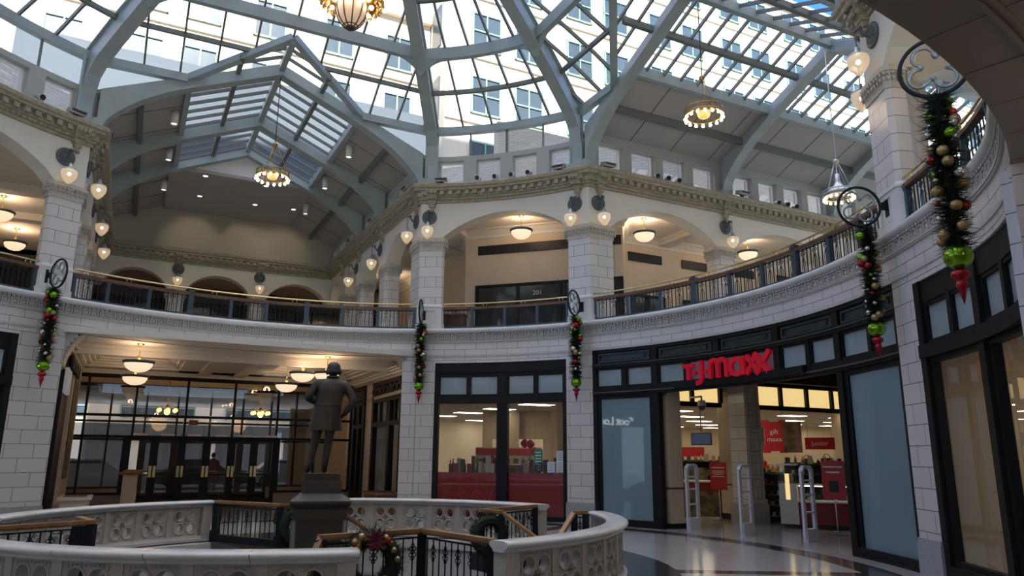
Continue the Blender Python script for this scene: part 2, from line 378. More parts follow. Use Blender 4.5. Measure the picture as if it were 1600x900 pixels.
# --- soffit over the entrance where the photograph was taken: tiled, with beads
S(MB().arc(R, 14.5, -99, -33.9, 4.452, 4.47), 'ceiling_entrance', 'tile_warm')
sb = MB()
for r0, r1, zz in ((9.56, 9.59, 4.43), (9.63, 9.65, 4.435), (10.56, 10.60, 4.43), (10.67, 10.7, 4.44), (12.4, 12.44, 4.435)): sb.arc(r0, r1, -92, -33.9, zz, 4.475)
for i in range(14): aa = -91 + i * 4.3; sb.hexa([P(R + .02, aa, 4.446), P(9.56, aa, 4.446), P(9.56, aa + .08, 4.446), P(R + .02, aa + .08, 4.446), P(R + .02, aa, 4.48), P(9.56, aa, 4.48), P(9.56, aa + .08, 4.48), P(R + .02, aa + .08, 4.48)]); sb.hexa([P(9.65, aa, 4.446), P(10.56, aa, 4.446), P(10.56, aa + .06, 4.446), P(9.65, aa + .06, 4.446), P(9.65, aa, 4.48), P(10.56, aa, 4.48), P(10.56, aa + .06, 4.48), P(9.65, aa + .06, 4.48)])
S(sb, 'trim_5', 'tile_warm')
en = MB().wbox(AN, 8.1, 16, -5.15, -4.68, .45, 4.47); en.wbox(AN, 8.1, 16, 6.4, 6.9, .45, 4.47); en.wbox(AN, 16, 16.4, -5, 7, 0, 4.9)
S(en, 'wall_entrance', 'tile', uv='plane')
S(MB().wbox(AN, 8.05, 16, -5.16, -4.64, 0, .46).wbox(AN, 8.05, 16, 6.36, 6.92, 0, .46), 'baseboard_entrance', 'grey_stone')
def capital(mb, A, d, s, z0=3.62, z1=4.44, wd=.62):
    # carved scroll bracket on a wing's side wall, leaning into the opening
    for k in range(9):
        t = k / 8; z = z0 + (z1 - z0) * t; o = .05 + .36 * t ** 2.2
        mb.wbox(A, d - wd / 2 * (.86 + .14 * t), d + wd / 2 * (.86 + .14 * t), s * 4.42, s * (4.4 - o), z, z + (z1 - z0) / 8 + .01)
    for q in lin(-.24, .24, 5):
        pts = [W(A, d + q * wd / .62, s * (4.38 - .05 - .36 * (k / 8) ** 2.2), z0 + .03 + (z1 - z0) * k / 8) for k in range(9)]; mb.tube(pts, .035, 6)
    mb.wbox(A, d - wd / 2 - .05, d + wd / 2 + .05, s * 4.42, s * 3.92, z1, z1 + .07)
cp = MB(); capital(cp, AL, 8.45, 1); capital(cp, AL, 8.45, -1); cp.wbox(AN, 8.25, 16, -4.7, -4.54, 4.34, 4.47); cp.wbox(AN, 8.3, 16, -4.7, -4.60, 4.26, 4.34); cp.wbox(AN, 8.5, 9.0, -4.7, -4.62, 3.2, 4.26)
for k in range(7):
    for q in (-.09, .09): cp.ball(W(AN, 8.75 + q, -4.615, 3.32 + .14 * k), .06, 8, 6, 1.3)
S(cp, 'trim_6', 'terracotta')

# --- upper storey: arcade walls with segmental arches, corner pillars, caps
ZA, ZS, RISE, ZC = 8.0, 8.05, .70, 9.1
def seg(x, c, h, rise=RISE, zs=ZS):
    t = (x - c) / h
    if abs(t) >= 1: return ZA
    rr = (h * h + rise * rise) / (2 * rise); return zs - (rr - rise) + sqrt(max(0, rr * rr - (x - c) ** 2))
def arcade(fn, x0, x1, openings, scale=1.):
    xs = set([x0, x1])
    for a, b in openings: xs |= set(lin(a, b, 17)) | {a - 1e-3, b + 1e-3}
    xs = sorted(x for x in xs if x0 <= x <= x1)
    def lo(x):
        for a, b in openings:
            if a <= x <= b:
                h = (b - a) / 2 * scale; return seg((x - (a + b) / 2) * scale, 0, h)
        return ZA
    return MB().plate(fn, xs, lo, lambda x: 9.62, .5)
rad1 = R * pi / 180
DIAG = ((55.9, 88.6), (145.9, 178.6), (-34.1, -1.4), (235.9, 268.6))
awall = MB(); shaft = MB(); caps = MB(); base = MB(); corb = MB(); dent = MB(); corn = MB()
def grow(poly, e):
    c = sum((Vector((p[0], p[1], 0)) for p in poly), Vector()) / len(poly)
    return [Vector((p[0], p[1], 0)) + (Vector((p[0], p[1], 0)) - c).normalized() * e for p in poly]
def ext(mb, poly, z0, z1, e=0, e1=None):
    a = grow(poly, e); b = grow(poly, e if e1 is None else e1); n = len(a)
    mb.add([(p.x, p.y, z0) for p in a] + [(p.x, p.y, z1) for p in b], [tuple(range(n))[::-1], tuple(range(n, 2 * n))] + [(i, (i + 1) % n, n + (i + 1) % n, n + i) for i in range(n)])
def pillar(poly, ped=True):
    ext(base, poly, 5.2, 5.42, .05); ext(base, poly, 5.42, 5.90, .02); ext(base, poly, 5.90, 5.94, .05); ext(base, poly, 5.94, 6.0, .03, 0)
    ext(shaft, poly, 6.0, 7.66, 0); ext(caps, poly, 7.62, 7.68, .03); ext(caps, poly, 7.68, 7.9, .025, .07); ext(caps, poly, 7.9, 7.96, .10); ext(caps, poly, 7.96, 8.02, .06)
    # carved leaves round the cap
    g = grow(poly, .085); n = len(g)
    for i in range(n):
        p, q = g[i], g[(i + 1) % n]; L = (q - p).length; m = max(2, int(L / .085))
        for k in range(m):
            x = p + (q - p) * ((k + .5) / m); caps.ball((x.x, x.y, 7.86), .036, 6, 4); caps.ball((x.x, x.y, 7.77), .026, 5, 4, 1.7)
def corner(A, s):
    c = A - s * 28.65; e = A - s * 32.9
    return [P(R, e), P(R, A - s * 30.8), P(R, c), W(A, 8.8, s * 4.4), W(A, 8.8, s * 4.9), P(R + .5, A - s * 31.5), P(R + .33, e), P(R + .1, e - s * .3)]
for A in (AL, AR, AN, AO):
    for s in (1, -1): pillar(corner(A, s))
def corbel(mb, fn):  # fn(t outward, x along, z)
    for k in range(6):
        t = k / 5; o = .06 + .24 * t; wdt = .05 + .13 * min(1, t * 1.4); z0 = 8.86 + .1 * k
        mb.hexa([fn(0, -wdt, z0), fn(o, -wdt, z0), fn(o, wdt, z0), fn(0, wdt, z0), fn(0, -wdt, z0 + .1), fn(o + .03, -wdt, z0 + .1), fn(o + .03, wdt, z0 + .1), fn(0, wdt, z0 + .1)])
    for q in (-.1, 0, .1): mb.ball(fn(.33, q, 9.36), .055, 8, 6); mb.ball(fn(.27, q * .8, 9.18), .045, 8, 6)
    mb.ball(fn(.1, 0, 8.85), .06, 8, 6)
CPROF = [(0, 9.10), (.06, 9.10), (.06, 9.17), (.11, 9.19), (.11, 9.24), (.17, 9.26), (.17, 9.40), (.30, 9.43), (.30, 9.48), (.36, 9.52), (.38, 9.60), (.33, 9.64), (0, 9.64)]
LW = {AL: ([8.05, 11.75, 14.65, 17.1, 19.3], 19.3), AR: ([8.05, 13.05, 18.0, 23.0], 23), AN: ([8.05, 12.5, 17], 17), AO: ([8.05, 12.5, 17], 17)}
for (A, s) in ((AL, 1), (AL, -1), (AR, -1), (AR, 1), (AO, 1), (AO, -1), (AN, 1), (AN, -1)):
    ds, end = LW[A]; ops = []
    for i in range(len(ds) - 1):
        a = ds[i] + (.72 if i == 0 else .36); b = ds[i + 1] - .36 if i < len(ds) - 2 else ds[i + 1] - .1
        ops.append((a, b))
    fn = lambda x, z, t, A=A, s=s: W(A, x, s * (4.4 + t), z)
    m = arcade(fn, 8.03, end, ops); awall.add(m.v, m.f)
    for i in range(1, len(ds) - 1):
        d = ds[i]; pillar([W(A, d - .36, s * 4.5), W(A, d - .27, s * 4.4), W(A, d + .27, s * 4.4), W(A, d + .36, s * 4.5), W(A, d + .36, s * 4.9), W(A, d - .36, s * 4.9)])
    for d in [8.36] + ds[1:-1]: corbel(corb, lambda t, x, z, A=A, s=s, d=d: W(A, d + x, s * (4.4 - t), z))
    x = 8.2
    while x < end:
        dent.wbox(A, x, x + .13, s * 4.3, s * 4.12, 9.29, 9.41); dent.wbox(A, x + .03, x + .08, s * 4.33, s * 4.27, 9.17, 9.24); dent.wbox(A, x + .13, x + .18, s * 4.33, s * 4.27, 9.17, 9.24); x += .26
for (a0, a1) in DIAG:
    fn = lambda x, z, t: P(R + t, x, z)
    m = arcade(fn, a0, a1, [(a0 + 4.3, a1 - 4.3)], rad1); awall.add(m.v, m.f)
    ctr = (a0 + a1) / 2
    A1 = AR if abs(a0 - 55.9) < 1 else AL if abs(a0 - 145.9) < 1 else AN if abs(a0 + 34.1) < 1 else AO   # wing clockwise of the bay
    A2 = {AR: AL, AL: AO, AN: AR, AO: AN}[A1]
    pth = [W(A1, LW[A1][1], -4.4)] + [P(R, a0 + (a1 - a0) * i / 12) for i in range(13)] + [W(A2, LW[A2][1], 4.4)]
    corn.sweep(pth, CPROF)
    for a in (a0 + 2.1, a1 - 2.1): corbel(corb, lambda t, x, z, a=a: P(R - t, a + x / rad1, z))
    a = a0 + .5
    while a < a1 - .5:
        dent.arc(R - .28, R - .1, a, a + .8, 9.29, 9.41, 5); dent.arc(R - .13, R - .07, a + .2, a + .5, 9.17, 9.24, 5); dent.arc(R - .13, R - .07, a + .85, a + 1.15, 9.17, 9.24, 5); a += 1.63
# end wall of the left wing
pe = [-4.4, -1.65, 1.45, 4.4]
m = arcade(lambda x, z, t: W(AL, 19.3 + t, x, z), -4.9, 4.9, [(-4.3, -1.97), (-1.33, 1.13), (1.77, 4.3)]); awall.add(m.v, m.f)
for u in (-1.65, 1.45):
    pillar([W(AL, 19.4, u - .32), W(AL, 19.3, u - .22), W(AL, 19.3, u + .22), W(AL, 19.4, u + .32), W(AL, 19.8, u + .32), W(AL, 19.8, u - .32)])
    corbel(corb, lambda t, x, z, u=u: W(AL, 19.3 - t, u + x, z))
corn.sweep([W(AL, 19.3, 4.3), W(AL, 19.3, -4.3)], CPROF)
for k in range(32): x = -4.1 + k * .26; dent.wbox(AL, 19.02, 19.2, x, x + .13, 9.29, 9.41)
S(awall, 'wall_arcade', 'plaster'); S(shaft, 'pillar_1', 'tile', uv='plane'); S(base, 'pillar_2', 'glazed'); S(caps, 'trim_7', 'terracotta')
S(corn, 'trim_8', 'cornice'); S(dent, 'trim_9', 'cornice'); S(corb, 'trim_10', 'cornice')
# recessed panel frames on the pedestals that face the rotunda
pf = MB()
for a in (58.05, 86.75, 147.85, -3.55):
    for (x0, x1, z0, z1) in ((-1.35, 1.35, 5.80, 5.83), (-1.35, 1.35, 5.40, 5.43), (-1.35, -1.2, 5.43, 5.80), (1.2, 1.35, 5.43, 5.80)): pf.arc(R - .05, R, a + x0, a + x1, z0, z1, 5)
S(pf, 'trim_11', 'glazed')
# slabs over the side galleries (their ceilings) and back walls of the galleries
gal = MB(); gw = MB(); cov = MB()
for (A1, A2, a0, a1) in ((AR, AL, 55.9, 88.6), (AL, AO, 145.9, 178.6), (AN, AR, -34.1, -1.4), (AO, AN, 235.9, 268.6)):
    e1, e2 = LW[A1][1] + 1, LW[A2][1] + 1
    poly = [P(R + .3, a0 + (a1 - a0) * i / 10) for i in range(11)] + [W(A2, 8.3, 4.7), W(A2, e2, 4.7), W(A2, e2, e1), W(A1, e1, -4.7), W(A1, 8.3, -4.7)]
    gal.prism([(p.x, p.y) for p in poly], (0, 0, 9.0), (1, 0, 0), (0, 1, 0), .5)
S(MB().wbox(AL, 19.5, 24, -12, 12, 9.0, 9.5), 'ceiling_far_shop', 'panel_grey')
S(gal, 'ceiling_gallery', 'ceiling_white')
def wallseg(mb, p, q, z0, z1, t=.25):
    p, q = Vector((p[0], p[1], 0)), Vector((q[0], q[1], 0)); d = (q - p).normalized(); n = Vector((-d.y, d.x, 0))
    mb.hexa([p + Vector((0, 0, z0)), q + Vector((0, 0, z0)), q + n * t + Vector((0, 0, z0)), p + n * t + Vector((0, 0, z0)), p + Vector((0, 0, z1)), q + Vector((0, 0, z1)), q + n * t + Vector((0, 0, z1)), p + n * t + Vector((0, 0, z1))])
# outlines of the shops upstairs: back walls of the gallery (bay between the two wings, then the wings' side galleries)
AD = 72.25
def D(d, u, z=0): return W(AD, d, u, z)
bk = [W(AR, 24, -7.5), W(AR, 11.4, -7.5), D(11.55, 3.05), D(11.55, -2.2), W(AL, 11.2, 7.4), W(AL, 22, 7.4)]
for i in range(5): wallseg(gw, bk[i], bk[i + 1], 5.2, 9.05, -.25)
for s in (0,): wallseg(gw, W(AL, 24, -8.5), W(AL, 8.5, -8.5), 5.2, 9.05, -.25); wallseg(gw, W(AL, 8.5, -8.5), P(14.0, 176), 5.2, 9.05, -.25)
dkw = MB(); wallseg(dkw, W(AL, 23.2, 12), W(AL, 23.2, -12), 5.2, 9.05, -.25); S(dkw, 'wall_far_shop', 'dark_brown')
wallseg(gw, W(AR, 24, 8), W(AR, 8.5, 8), 5.2, 9.05); wallseg(gw, P(13.2, -2), P(13.2, -33), 5.2, 9.05)
S(gw, 'wall_gallery', 'plaster_tan')
CV = [(0, 8.72), (.05, 8.72), (.07, 8.80), (.14, 8.86), (.20, 8.93), (.30, 8.96), (.30, 9.02), (0, 9.02)]
cov.sweep([(p.x, p.y) for p in bk], CV)
cov.sweep([W(AL, 24, -8.5)[:2], W(AL, 8.5, -8.5)[:2], P(14.0, 176)[:2]][::-1], [(-o, z) for o, z in CV])
for d in (13.05, 18.0): cov.wbox(AR, d - .22, d + .22, -7.4, -4.9, 8.78, 9.02); cov.wbox(AR, d - .28, d + .28, -7.4, -4.9, 8.9, 9.02)
for d in (11.75, 14.65): cov.wbox(AL, d - .22, d + .22, 4.9, 7.3, 8.78, 9.02); cov.wbox(AL, d - .22, d + .22, -8.4, -4.9, 8.78, 9.02)
for x in (-2.3, 2.3): cov.hexa([D(9.4, x - .2, 8.76), D(11.5, x - .2, 8.76), D(11.5, x + .2, 8.76), D(9.4, x + .2, 8.76), D(9.4, x - .2, 9.02), D(11.5, x - .2, 9.02), D(11.5, x + .2, 9.02), D(9.4, x + .2, 9.02)])
S(cov, 'trim_12', 'ceiling_white')
# black louvre bands and dark shopfronts upstairs
lb = MB()
for (p, q) in ((D(11.5, -1.75), D(11.5, 3.0)), (W(AR, 11.6, -7.44), W(AR, 13.0, -7.44)), (W(AR, 13.9, -7.44), W(AR, 17.3, -7.44)), (W(AR, 18.5, -7.44), W(AR, 22.3, -7.44))): wallseg(lb, p, q, 8.15, 8.45, .05)
S(lb, 'trim_13', 'black')
def shopfront(pt, x0, x1, cols, zs, z1, name, door=None, fm='frame', glm='glass'):
    # pt(x, z, t): a point on the wall; a frame with panes
    fr = MB()
    def bx(a, b, za, zb, t0=-.02, t1=.07):
        fr.hexa([pt(a, za, t0), pt(b, za, t0), pt(b, za, t1), pt(a, za, t1), pt(a, zb, t0), pt(b, zb, t0), pt(b, zb, t1), pt(a, zb, t1)])
    for x in cols: bx(x - .045, x + .045, zs[0], z1)
    for z in zs: bx(x0, x1, z - .04, z + .04)
    bx(x0, x1, z1 - .08, z1)
    S(fr, name, fm)
    g = MB().add([pt(x0, zs[0], .02), pt(x1, zs[0], .02), pt(x1, z1, .02), pt(x0, z1, .02)], [(0, 1, 2, 3)])
    S(g, 'window_' + name.split('_')[1], glm)
mat('dark_pane', (.03, .034, .036), .04, spec=.9)
shopfront(lambda x, z, t: D(11.5 - t, x, z), -1.75, 3.0, (-1.75, -.35, 1.05, 1.2, 3.0), (5.24, 6.35), 7.1, 'door_1', glm='dark_pane')
shopfront(lambda x, z, t: W(AR, x, -7.45 + t, z), 11.6, 13.0, (11.6, 12.3, 13.0), (5.24, 6.2), 7.0, 'door_2', glm='dark_pane')
shopfront(lambda x, z, t: W(AR, x, -7.45 + t, z), 13.9, 17.3, (13.9, 15.0, 16.2, 17.3), (5.24, 6.2), 7.0, 'door_3', glm='dark_pane')
shopfront(lambda x, z, t: W(AR, x, -7.45 + t, z), 18.4, 22.6, (18.4, 19.8, 21.2, 22.6), (5.24, 6.2), 7.0, 'door_12', glm='dark_pane')
shopfront(lambda x, z, t: W(AL, 23.1 - t, x, z), -9, 9, lin(-9, 9, 9), (5.24, 7.4), 8.3, 'door_4', glm='dark_pane')
text_obj('trim_14', '201', .22, .004, 'offwhite', D(11.46, .30, 6.75), D(0, 1), (0, 0, 1))['kind'] = 'structure'
# ================================================================== ROOF: glass dome, gabled wing roofs, clerestories
UPR = [(9.15, 11.55), (8.2, 12.1), (7.0, 12.68), (5.8, 13.22), (1.0, 15.5)]
LWR = [(9.02, 9.62), (9.02, 10.3), (8.85, 10.85), (8.5, 11.2), (8.0, 11.5), (7.4, 11.83), (6.5, 12.28), (5.0, 12.98), (1.0, 14.85)]
def zu(r):
    for (r0, z0), (r1, z1) in zip(UPR, UPR[1:]):
        if r1 <= r <= r0: return z0 + (z1 - z0) * (r - r0) / (r1 - r0)
    return UPR[0][1] if r > 9 else UPR[-1][1]
ribs = MB()
RAZ = [A + s * 30.6 for A in (AL, AR, AN, AO) for s in (1, -1)]
for az in RAZ:
    ex = P(1, az); sd = Vector((-ex.y, ex.x, 0)); up_ = Vector((0, 0, 1))
    poly = [(9.2, 9.62)] + LWR + UPR[::-1] + [(9.2, 11.5)]
    ribs.prism([(x, z) for x, z in poly], sd * .08, ex, up_, .16)
    for pr, wd in ((LWR, .34), ([(9.2, 9.62)] + UPR, .30)):
        for (r0, z0), (r1, z1) in zip(pr, pr[1:]): ribs.bar(P(r0, az, z0), P(r1, az, z1), wd, .04, sd.cross(Vector((r1 - r0, 0, z1 - z0))) if False else ex if abs(r1 - r0) < .02 else up_)
    ribs.box(P(9.1, az, 9.72), (.34, .5, .2), radians(az))
    ribs.cyl(P(9.0, az + 1.2, 9.6), P(9.0, az + 1.2, 11.4), .035, 8)
S(ribs, 'beam_1', 'steel')
ring = MB(); purl = MB(); bars = MB(); gl = MB()
WINGS = {AL: dict(zr=12.55, ds=[7.95, 11.65, 14.4], end=19.3), AR: dict(zr=12.78, ds=[7.95, 13.05, 18.0, 23.0], end=23.0), AN: dict(zr=12.6, ds=[7.95, 12.5], end=16.5), AO: dict(zr=12.6, ds=[7.95, 12.5], end=16.5)}
SLP = .43
def chordp(r, A, u_frac, z):   # point on a wing face of the octagon at rib radius r
    return P(r, A + 30.6).lerp(P(r, A - 30.6), u_frac) + Vector((0, 0, z))
def face_d(r): return r * cos(radians(30.6))
def face_u(r): return r * sin(radians(30.6))
for A in (AL, AR, AN, AO):
    zr = WINGS[A]['zr']
    for r, wdt, dep in ((9.15, .2, .22), (6.7, .16, .34), (3.6, .16, .3), (1.2, .2, .3)):
        z = zu(r) - dep / 2 - .02
        if r == 9.15:
            ub = (zr - 11.5) / SLP * .97
            for s in (1, -1): ring.bar(W(A, face_d(r), s * face_u(r), z), W(A, face_d(r), s * ub, z), wdt, dep)
        else: ring.bar(W(A, face_d(r), face_u(r), z), W(A, face_d(r), -face_u(r), z), wdt, dep)
        if r == 6.7:
            for s in (1, -1):   # curved haunches where the ring meets the ribs
                fn = lambda x, zz, t, s=s: W(A, face_d(6.7) - .06 + t, s * x, zz)
                ring.plate(fn, lin(face_u(6.7) - .75, face_u(6.7), 8), lambda x: z - dep / 2 - .45 * ((x - face_u(6.7) + .75) / .75) ** 2.2, lambda x: z, .12)
    def vz(u): return zr - SLP * abs(u)             # gable roof height
    def r_at(z):                                      # rib radius where the dome surface has height z
        for k in range(200):
            r = 9.15 - k * .03
            if zu(r) >= z: return r
        return 3
    for r in (8.0, 5.3, 2.4):
        z = zu(r) - .05
        if r == 8.0:
            uv_ = max(0, (zr - z) / SLP)
            for s in (1, -1): purl.bar(W(A, face_d(r), s * face_u(r), z), W(A, face_d(r), s * uv_, z), .09, .12)
        else: purl.bar(W(A, face_d(r), face_u(r), z), W(A, face_d(r), -face_u(r), z), .09, .12)
    # glazing bars, clipped by the valley of the gable
    for u in lin(-4.3, 4.3, 11):
        r0 = max(9.15 if abs(u) > (zr - 11.5) / SLP else r_at(vz(u)), 0)
        r1 = max(1.2, abs(u) / sin(radians(30.6)))
        if r1 < r0 - .1:
            rs = [r0] + [q for q, _ in UPR[1:-1] if r1 < q < r0] + [r1]
            for a, b in zip(rs, rs[1:]): bars.bar(W(A, face_d(a), u, zu(a) - .03), W(A, face_d(b), u, zu(b) - .03), .05, .1)
    # dome glass of this face (with the gable's triangle left out)
    ubm = (zr - zu(9.15)) / SLP; ra = r_at(zr - .02)
    for (r0, r1) in ((6.7, 3.6), (3.6, 1.2)):
        gl.add([W(A, face_d(r0), face_u(r0), zu(r0)), W(A, face_d(r0), -face_u(r0), zu(r0)), W(A, face_d(r1), -face_u(r1), zu(r1)), W(A, face_d(r1), face_u(r1), zu(r1))], [(0, 1, 2, 3)])
    for s in (1, -1):
        gl.add([W(A, face_d(9.15), s * face_u(9.15), zu(9.15)), W(A, face_d(9.15), s * ubm, zu(9.15)), W(A, face_d(ra), 0, zu(ra)), W(A, face_d(6.7), 0, zu(6.7)), W(A, face_d(6.7), s * face_u(6.7), zu(6.7))], [(0, 1, 2, 3, 4)])
        ring.bar(W(A, face_d(9.15), s * ubm, zu(9.15) - .08), W(A, face_d(ra), 0, zr - .08), .2, .18)   # valley
    # ---------------- gabled roof of the wing
    ds, end = WINGS[A]['ds'], WINGS[A]['end']
    dv = face_d(ra)
    def rz(u, dz=0): return zr - SLP * abs(u) + dz
    tr = MB(); ce = MB(); jt = MB()
    ring.bar(W(A, dv, 0, zr - .14), W(A, end, 0, zr - .14), .16, .26)
    for s in (1, -1):
        # skylight
        gl.add([W(A, dv, 0, zr), W(A, end, 0, zr), W(A, end, s * 2.3, rz(2.3)), W(A, face_d(9.15), s * 2.3, rz(2.3))], [(0, 1, 2, 3)])
        ring.bar(W(A, face_d(9.15), s * 2.3, rz(2.3) - .1), W(A, end, s * 2.3, rz(2.3) - .1), .14, .30)
        purl.bar(W(A, face_d(8.1), s * 1.15, rz(1.15) - .1), W(A, end, s * 1.15, rz(1.15) - .1), .12, .17)
        d = ds[0] + .55
        while d < end:
            bars.bar(W(A, d, 0, zr - .05), W(A, d, s * 2.3, rz(2.3) - .05), .05, .09); d += .58
        for d in (7.4, 6.9):
            um = (zr - zu(d / cos(radians(30.6)))) / SLP
            if um > .2: bars.bar(W(A, d, 0, zr - .05), W(A, d, s * um, rz(um) - .05), .05, .09)
        # opaque ceiling below it
        f = lambda u, dz: rz(u, dz)
        ce.hexa([W(A, 8.0, s * 2.3, f(2.3, -.1)), W(A, end, s * 2.3, f(2.3, -.1)), W(A, end, s * 4.75, f(4.75, -.1)), W(A, 8.0, s * 4.75, f(4.75, -.1)), W(A, 8.0, s * 2.3, f(2.3, .02)), W(A, end, s * 2.3, f(2.3, .02)), W(A, end, s * 4.75, f(4.75, .02)), W(A, 8.0, s * 4.75, f(4.75, .02))])
        purl.bar(W(A, 8.0, s * 3.4, f(3.4, -.2)), W(A, end, s * 3.4, f(3.4, -.2)), .12, .2)
        for q in lin(8.0, end, int((end - 8) / 1.65) + 2)[1:-1]: jt.bar(W(A, q, s * 2.4, f(2.4, -.102)), W(A, q, s * 4.4, f(4.4, -.102)), .025, .012)
    for d in ds + ([end] if A != AL else []):
        fn = lambda x, z, t, d=d: W(A, d - .09 + t, x, z)
        def lo(u):
            a = abs(u)
            if a <= 2.3: return rz(a, -.40)
            t = min(1, (a - 2.3) / 2.02); return rz(a, -.40) - (1 - sqrt(max(0, 1 - t * t))) * .95
        xs = sorted(set(lin(-4.32, 4.32, 41) + [0, 2.3, -2.3]))
        tr.plate(fn, xs, lo, lambda u: rz(u, -.04), .18)
        for a, b in zip(xs, xs[1:]): tr.bar(W(A, d, a, lo(a)), W(A, d, b, lo(b)), .34, .035)
        for s in (1, -1): tr.box(W(A, d, s * 4.28, 9.72), (.4, .22, .2), radians(A)); tr.cyl(W(A, d + .25, s * 4.36, 9.6), W(A, d + .25, s * 4.36, 10.6), .03, 8)
    S(tr, 'beam_truss', 'steel'); S(ce, 'ceiling_wing', 'panel_grey'); S(jt, 'trim_joint', 'joint')
    # triangular panes between the first truss and the ring
    if A in (AL, AR):
        for s in (1, -1):
            gl.add([W(A, 7.9, s * ubm, 11.4), W(A, 7.9, s * 4.5, 11.4), W(A, 7.9, s * 4.5, rz(4.5))], [(0, 1, 2)])
    # clerestory walls
    cw = MB(); cg = MB(); ct = MB()
    lds = ds + [end]
    for s in (1, -1):
        ops = []
        for a, b in zip(lds, lds[1:]):
            n = 4 if A != AL else (3 if b - a < 4.2 else 4); p = (b - a - .45) / n
            for k in range(n): ops.append((a + .38 + p * k + .05, a + .38 + p * k + p * .80))
        z0, z1 = 9.78, rz(4.4, -.36); zt = rz(4.4, -.06)
        cw.wbox(A, 8.05, end, s * 4.4, s * 4.75, 9.5, z0); cw.wbox(A, 8.05, end, s * 4.4, s * 4.75, z1, zt)
        e = 8.05
        for a, b in ops + [(end, end)]:
            if a > e + .01: cw.wbox(A, e, a, s * 4.4, s * 4.75, z0, z1)
            e = b
        for a, b in ops:
            cg.add([W(A, a, s * 4.6, z0), W(A, b, s * 4.6, z0), W(A, b, s * 4.6, z1), W(A, a, s * 4.6, z1)], [(0, 1, 2, 3)])
            for q in (a, b - .05): ct.wbox(A, q, q + .05, s * 4.56, s * 4.64, z0, z1)
            ct.wbox(A, a, b, s * 4.56, s * 4.64, z1 - .05, z1); ct.wbox(A, a, b, s * 4.56, s * 4.64, z0, z0 + .04)
    S(cw, 'wall_clerestory', 'plaster' if False else 'steel_wall' if 'steel_wall' in MATS else mat('steel_wall', (.40, .42, .41), .6) and 'steel_wall')
    S(cg, 'window_clerestory', 'glass_roof'); S(ct, 'trim_clerestory', 'white')
# diagonal bays of the dome and their window bands
dw = MB(); dg = MB(); dt = MB()
for (a0, a1) in DIAG:
    c = (a0 + a1) / 2; b0, b1 = c - 14.4, c + 14.4
    ring.arc(9.04, 9.24, b0, b1, 11.33, 11.55)
    z = zu(6.7) - .19
    ring.arc(6.62, 6.78, b0, b1, z - .17, z + .17)
    for e, sg in ((b0, 1), (b1, -1)):
        fn = lambda x, zz, t, e=e, sg=sg: P(6.64 + t, e + sg * x, zz)
        ring.plate(fn, lin(0, 6, 8), lambda x: z - .17 - .45 * ((6 - x) / 6) ** 2.2, lambda x: z, .12)
    for r in (3.6, 1.2): ring.arc(r - .08, r + .08, b0, b1, zu(r) - .32, zu(r) - .02)
    for r in (8.0, 5.3, 2.4): purl.arc(r - .05, r + .05, b0, b1, zu(r) - .12, zu(r))
    for k in range(1, 5):
        az = b0 + (b1 - b0) * k / 5
        rs = [9.15, 8.2, 7.0, 5.8, 3.6 if k in (2, 3) else 4.4]
        for p_, q_ in zip(rs, rs[1:]): bars.bar(P(p_, az, zu(p_) - .03), P(q_, az, zu(q_) - .03), .05, .1)
    for (r0, r1) in zip([9.15, 8.2, 7.0, 5.8, 3.6], [8.2, 7.0, 5.8, 3.6, 1.2]):
        for k in range(8):
            p0, p1 = b0 + (b1 - b0) * k / 8, b0 + (b1 - b0) * (k + 1) / 8
            gl.add([P(r0, p0, zu(r0)), P(r0, p1, zu(r0)), P(r1, p1, zu(r1)), P(r1, p0, zu(r1))], [(0, 1, 2, 3)])
    # band of four windows, glass strip above
    n = 4; p = 28.8 / n
    dw.arc(R - .02, R + .32, a0 + .5, a1 - .5, 9.55, 9.74); dw.arc(R - .02, R + .32, a0 + .5, a1 - .5, 10.46, 10.60)
    for k in range(n + 1):
        q = b0 + p * k; dw.arc(R - .02, R + .32, q - 1.25 if k else q - 1, q + 1.25 if k < n else q + 1, 9.74, 10.46)
    for k in range(n):
        q0, q1 = b0 + p * k + 1.25, b0 + p * (k + 1) - 1.25
        dg.arc(R + .18, R + .185, q0, q1, 9.74, 10.46)
        dt.arc(R + .14, R + .22, q0, q0 + .3, 9.74, 10.46); dt.arc(R + .14, R + .22, q1 - .3, q1, 9.74, 10.46); dt.arc(R + .14, R + .22, q0, q1, 10.41, 10.46)
    dg.arc(R + .03, R + .035, b0, b1, 10.6, 11.34)
    for q in (b0 + 9.6, c + .0, b1 - 9.6) if False else (c,): bars.arc(R - .02, R + .07, q - .22, q + .22, 10.6, 11.34)
    for q in (b0 + 7.2, b1 - 7.2): bars.arc(R, R + .06, q - .12, q + .12, 10.6, 11.34)
S(ring, 'beam_2', 'steel'); S(purl, 'beam_3', 'steel_dark'); S(bars, 'beam_4', 'steel_dark'); S(gl, 'window_roof', 'glass_roof')
S(dw, 'wall_band', 'steel_wall'); S(dg, 'window_band', 'glass_roof'); S(dt, 'trim_band', 'white')
# flat ceiling and gable infill at the far end of the left wing
S(MB().wbox(AL, 14.5, 19.4, -2.45, 2.45, 11.28, 11.4), 'ceiling_end', 'panel_grey')
S(MB().wbox(AL, 19.3, 19.7, -4.9, 4.9, 9.6, 12.6), 'wall_end', 'beige_wall')
S(MB().add([W(AL, 14.52, -2.4, 11.38), W(AL, 14.52, 2.4, 11.38), W(AL, 14.52, 0, 12.38), W(AL, 14.6, -2.4, 11.38), W(AL, 14.6, 2.4, 11.38), W(AL, 14.6, 0, 12.38)], [(0, 1, 2), (5, 4, 3), (0, 3, 4, 1), (1, 4, 5, 2), (2, 5, 3, 0)]), 'wall_gable', 'white')
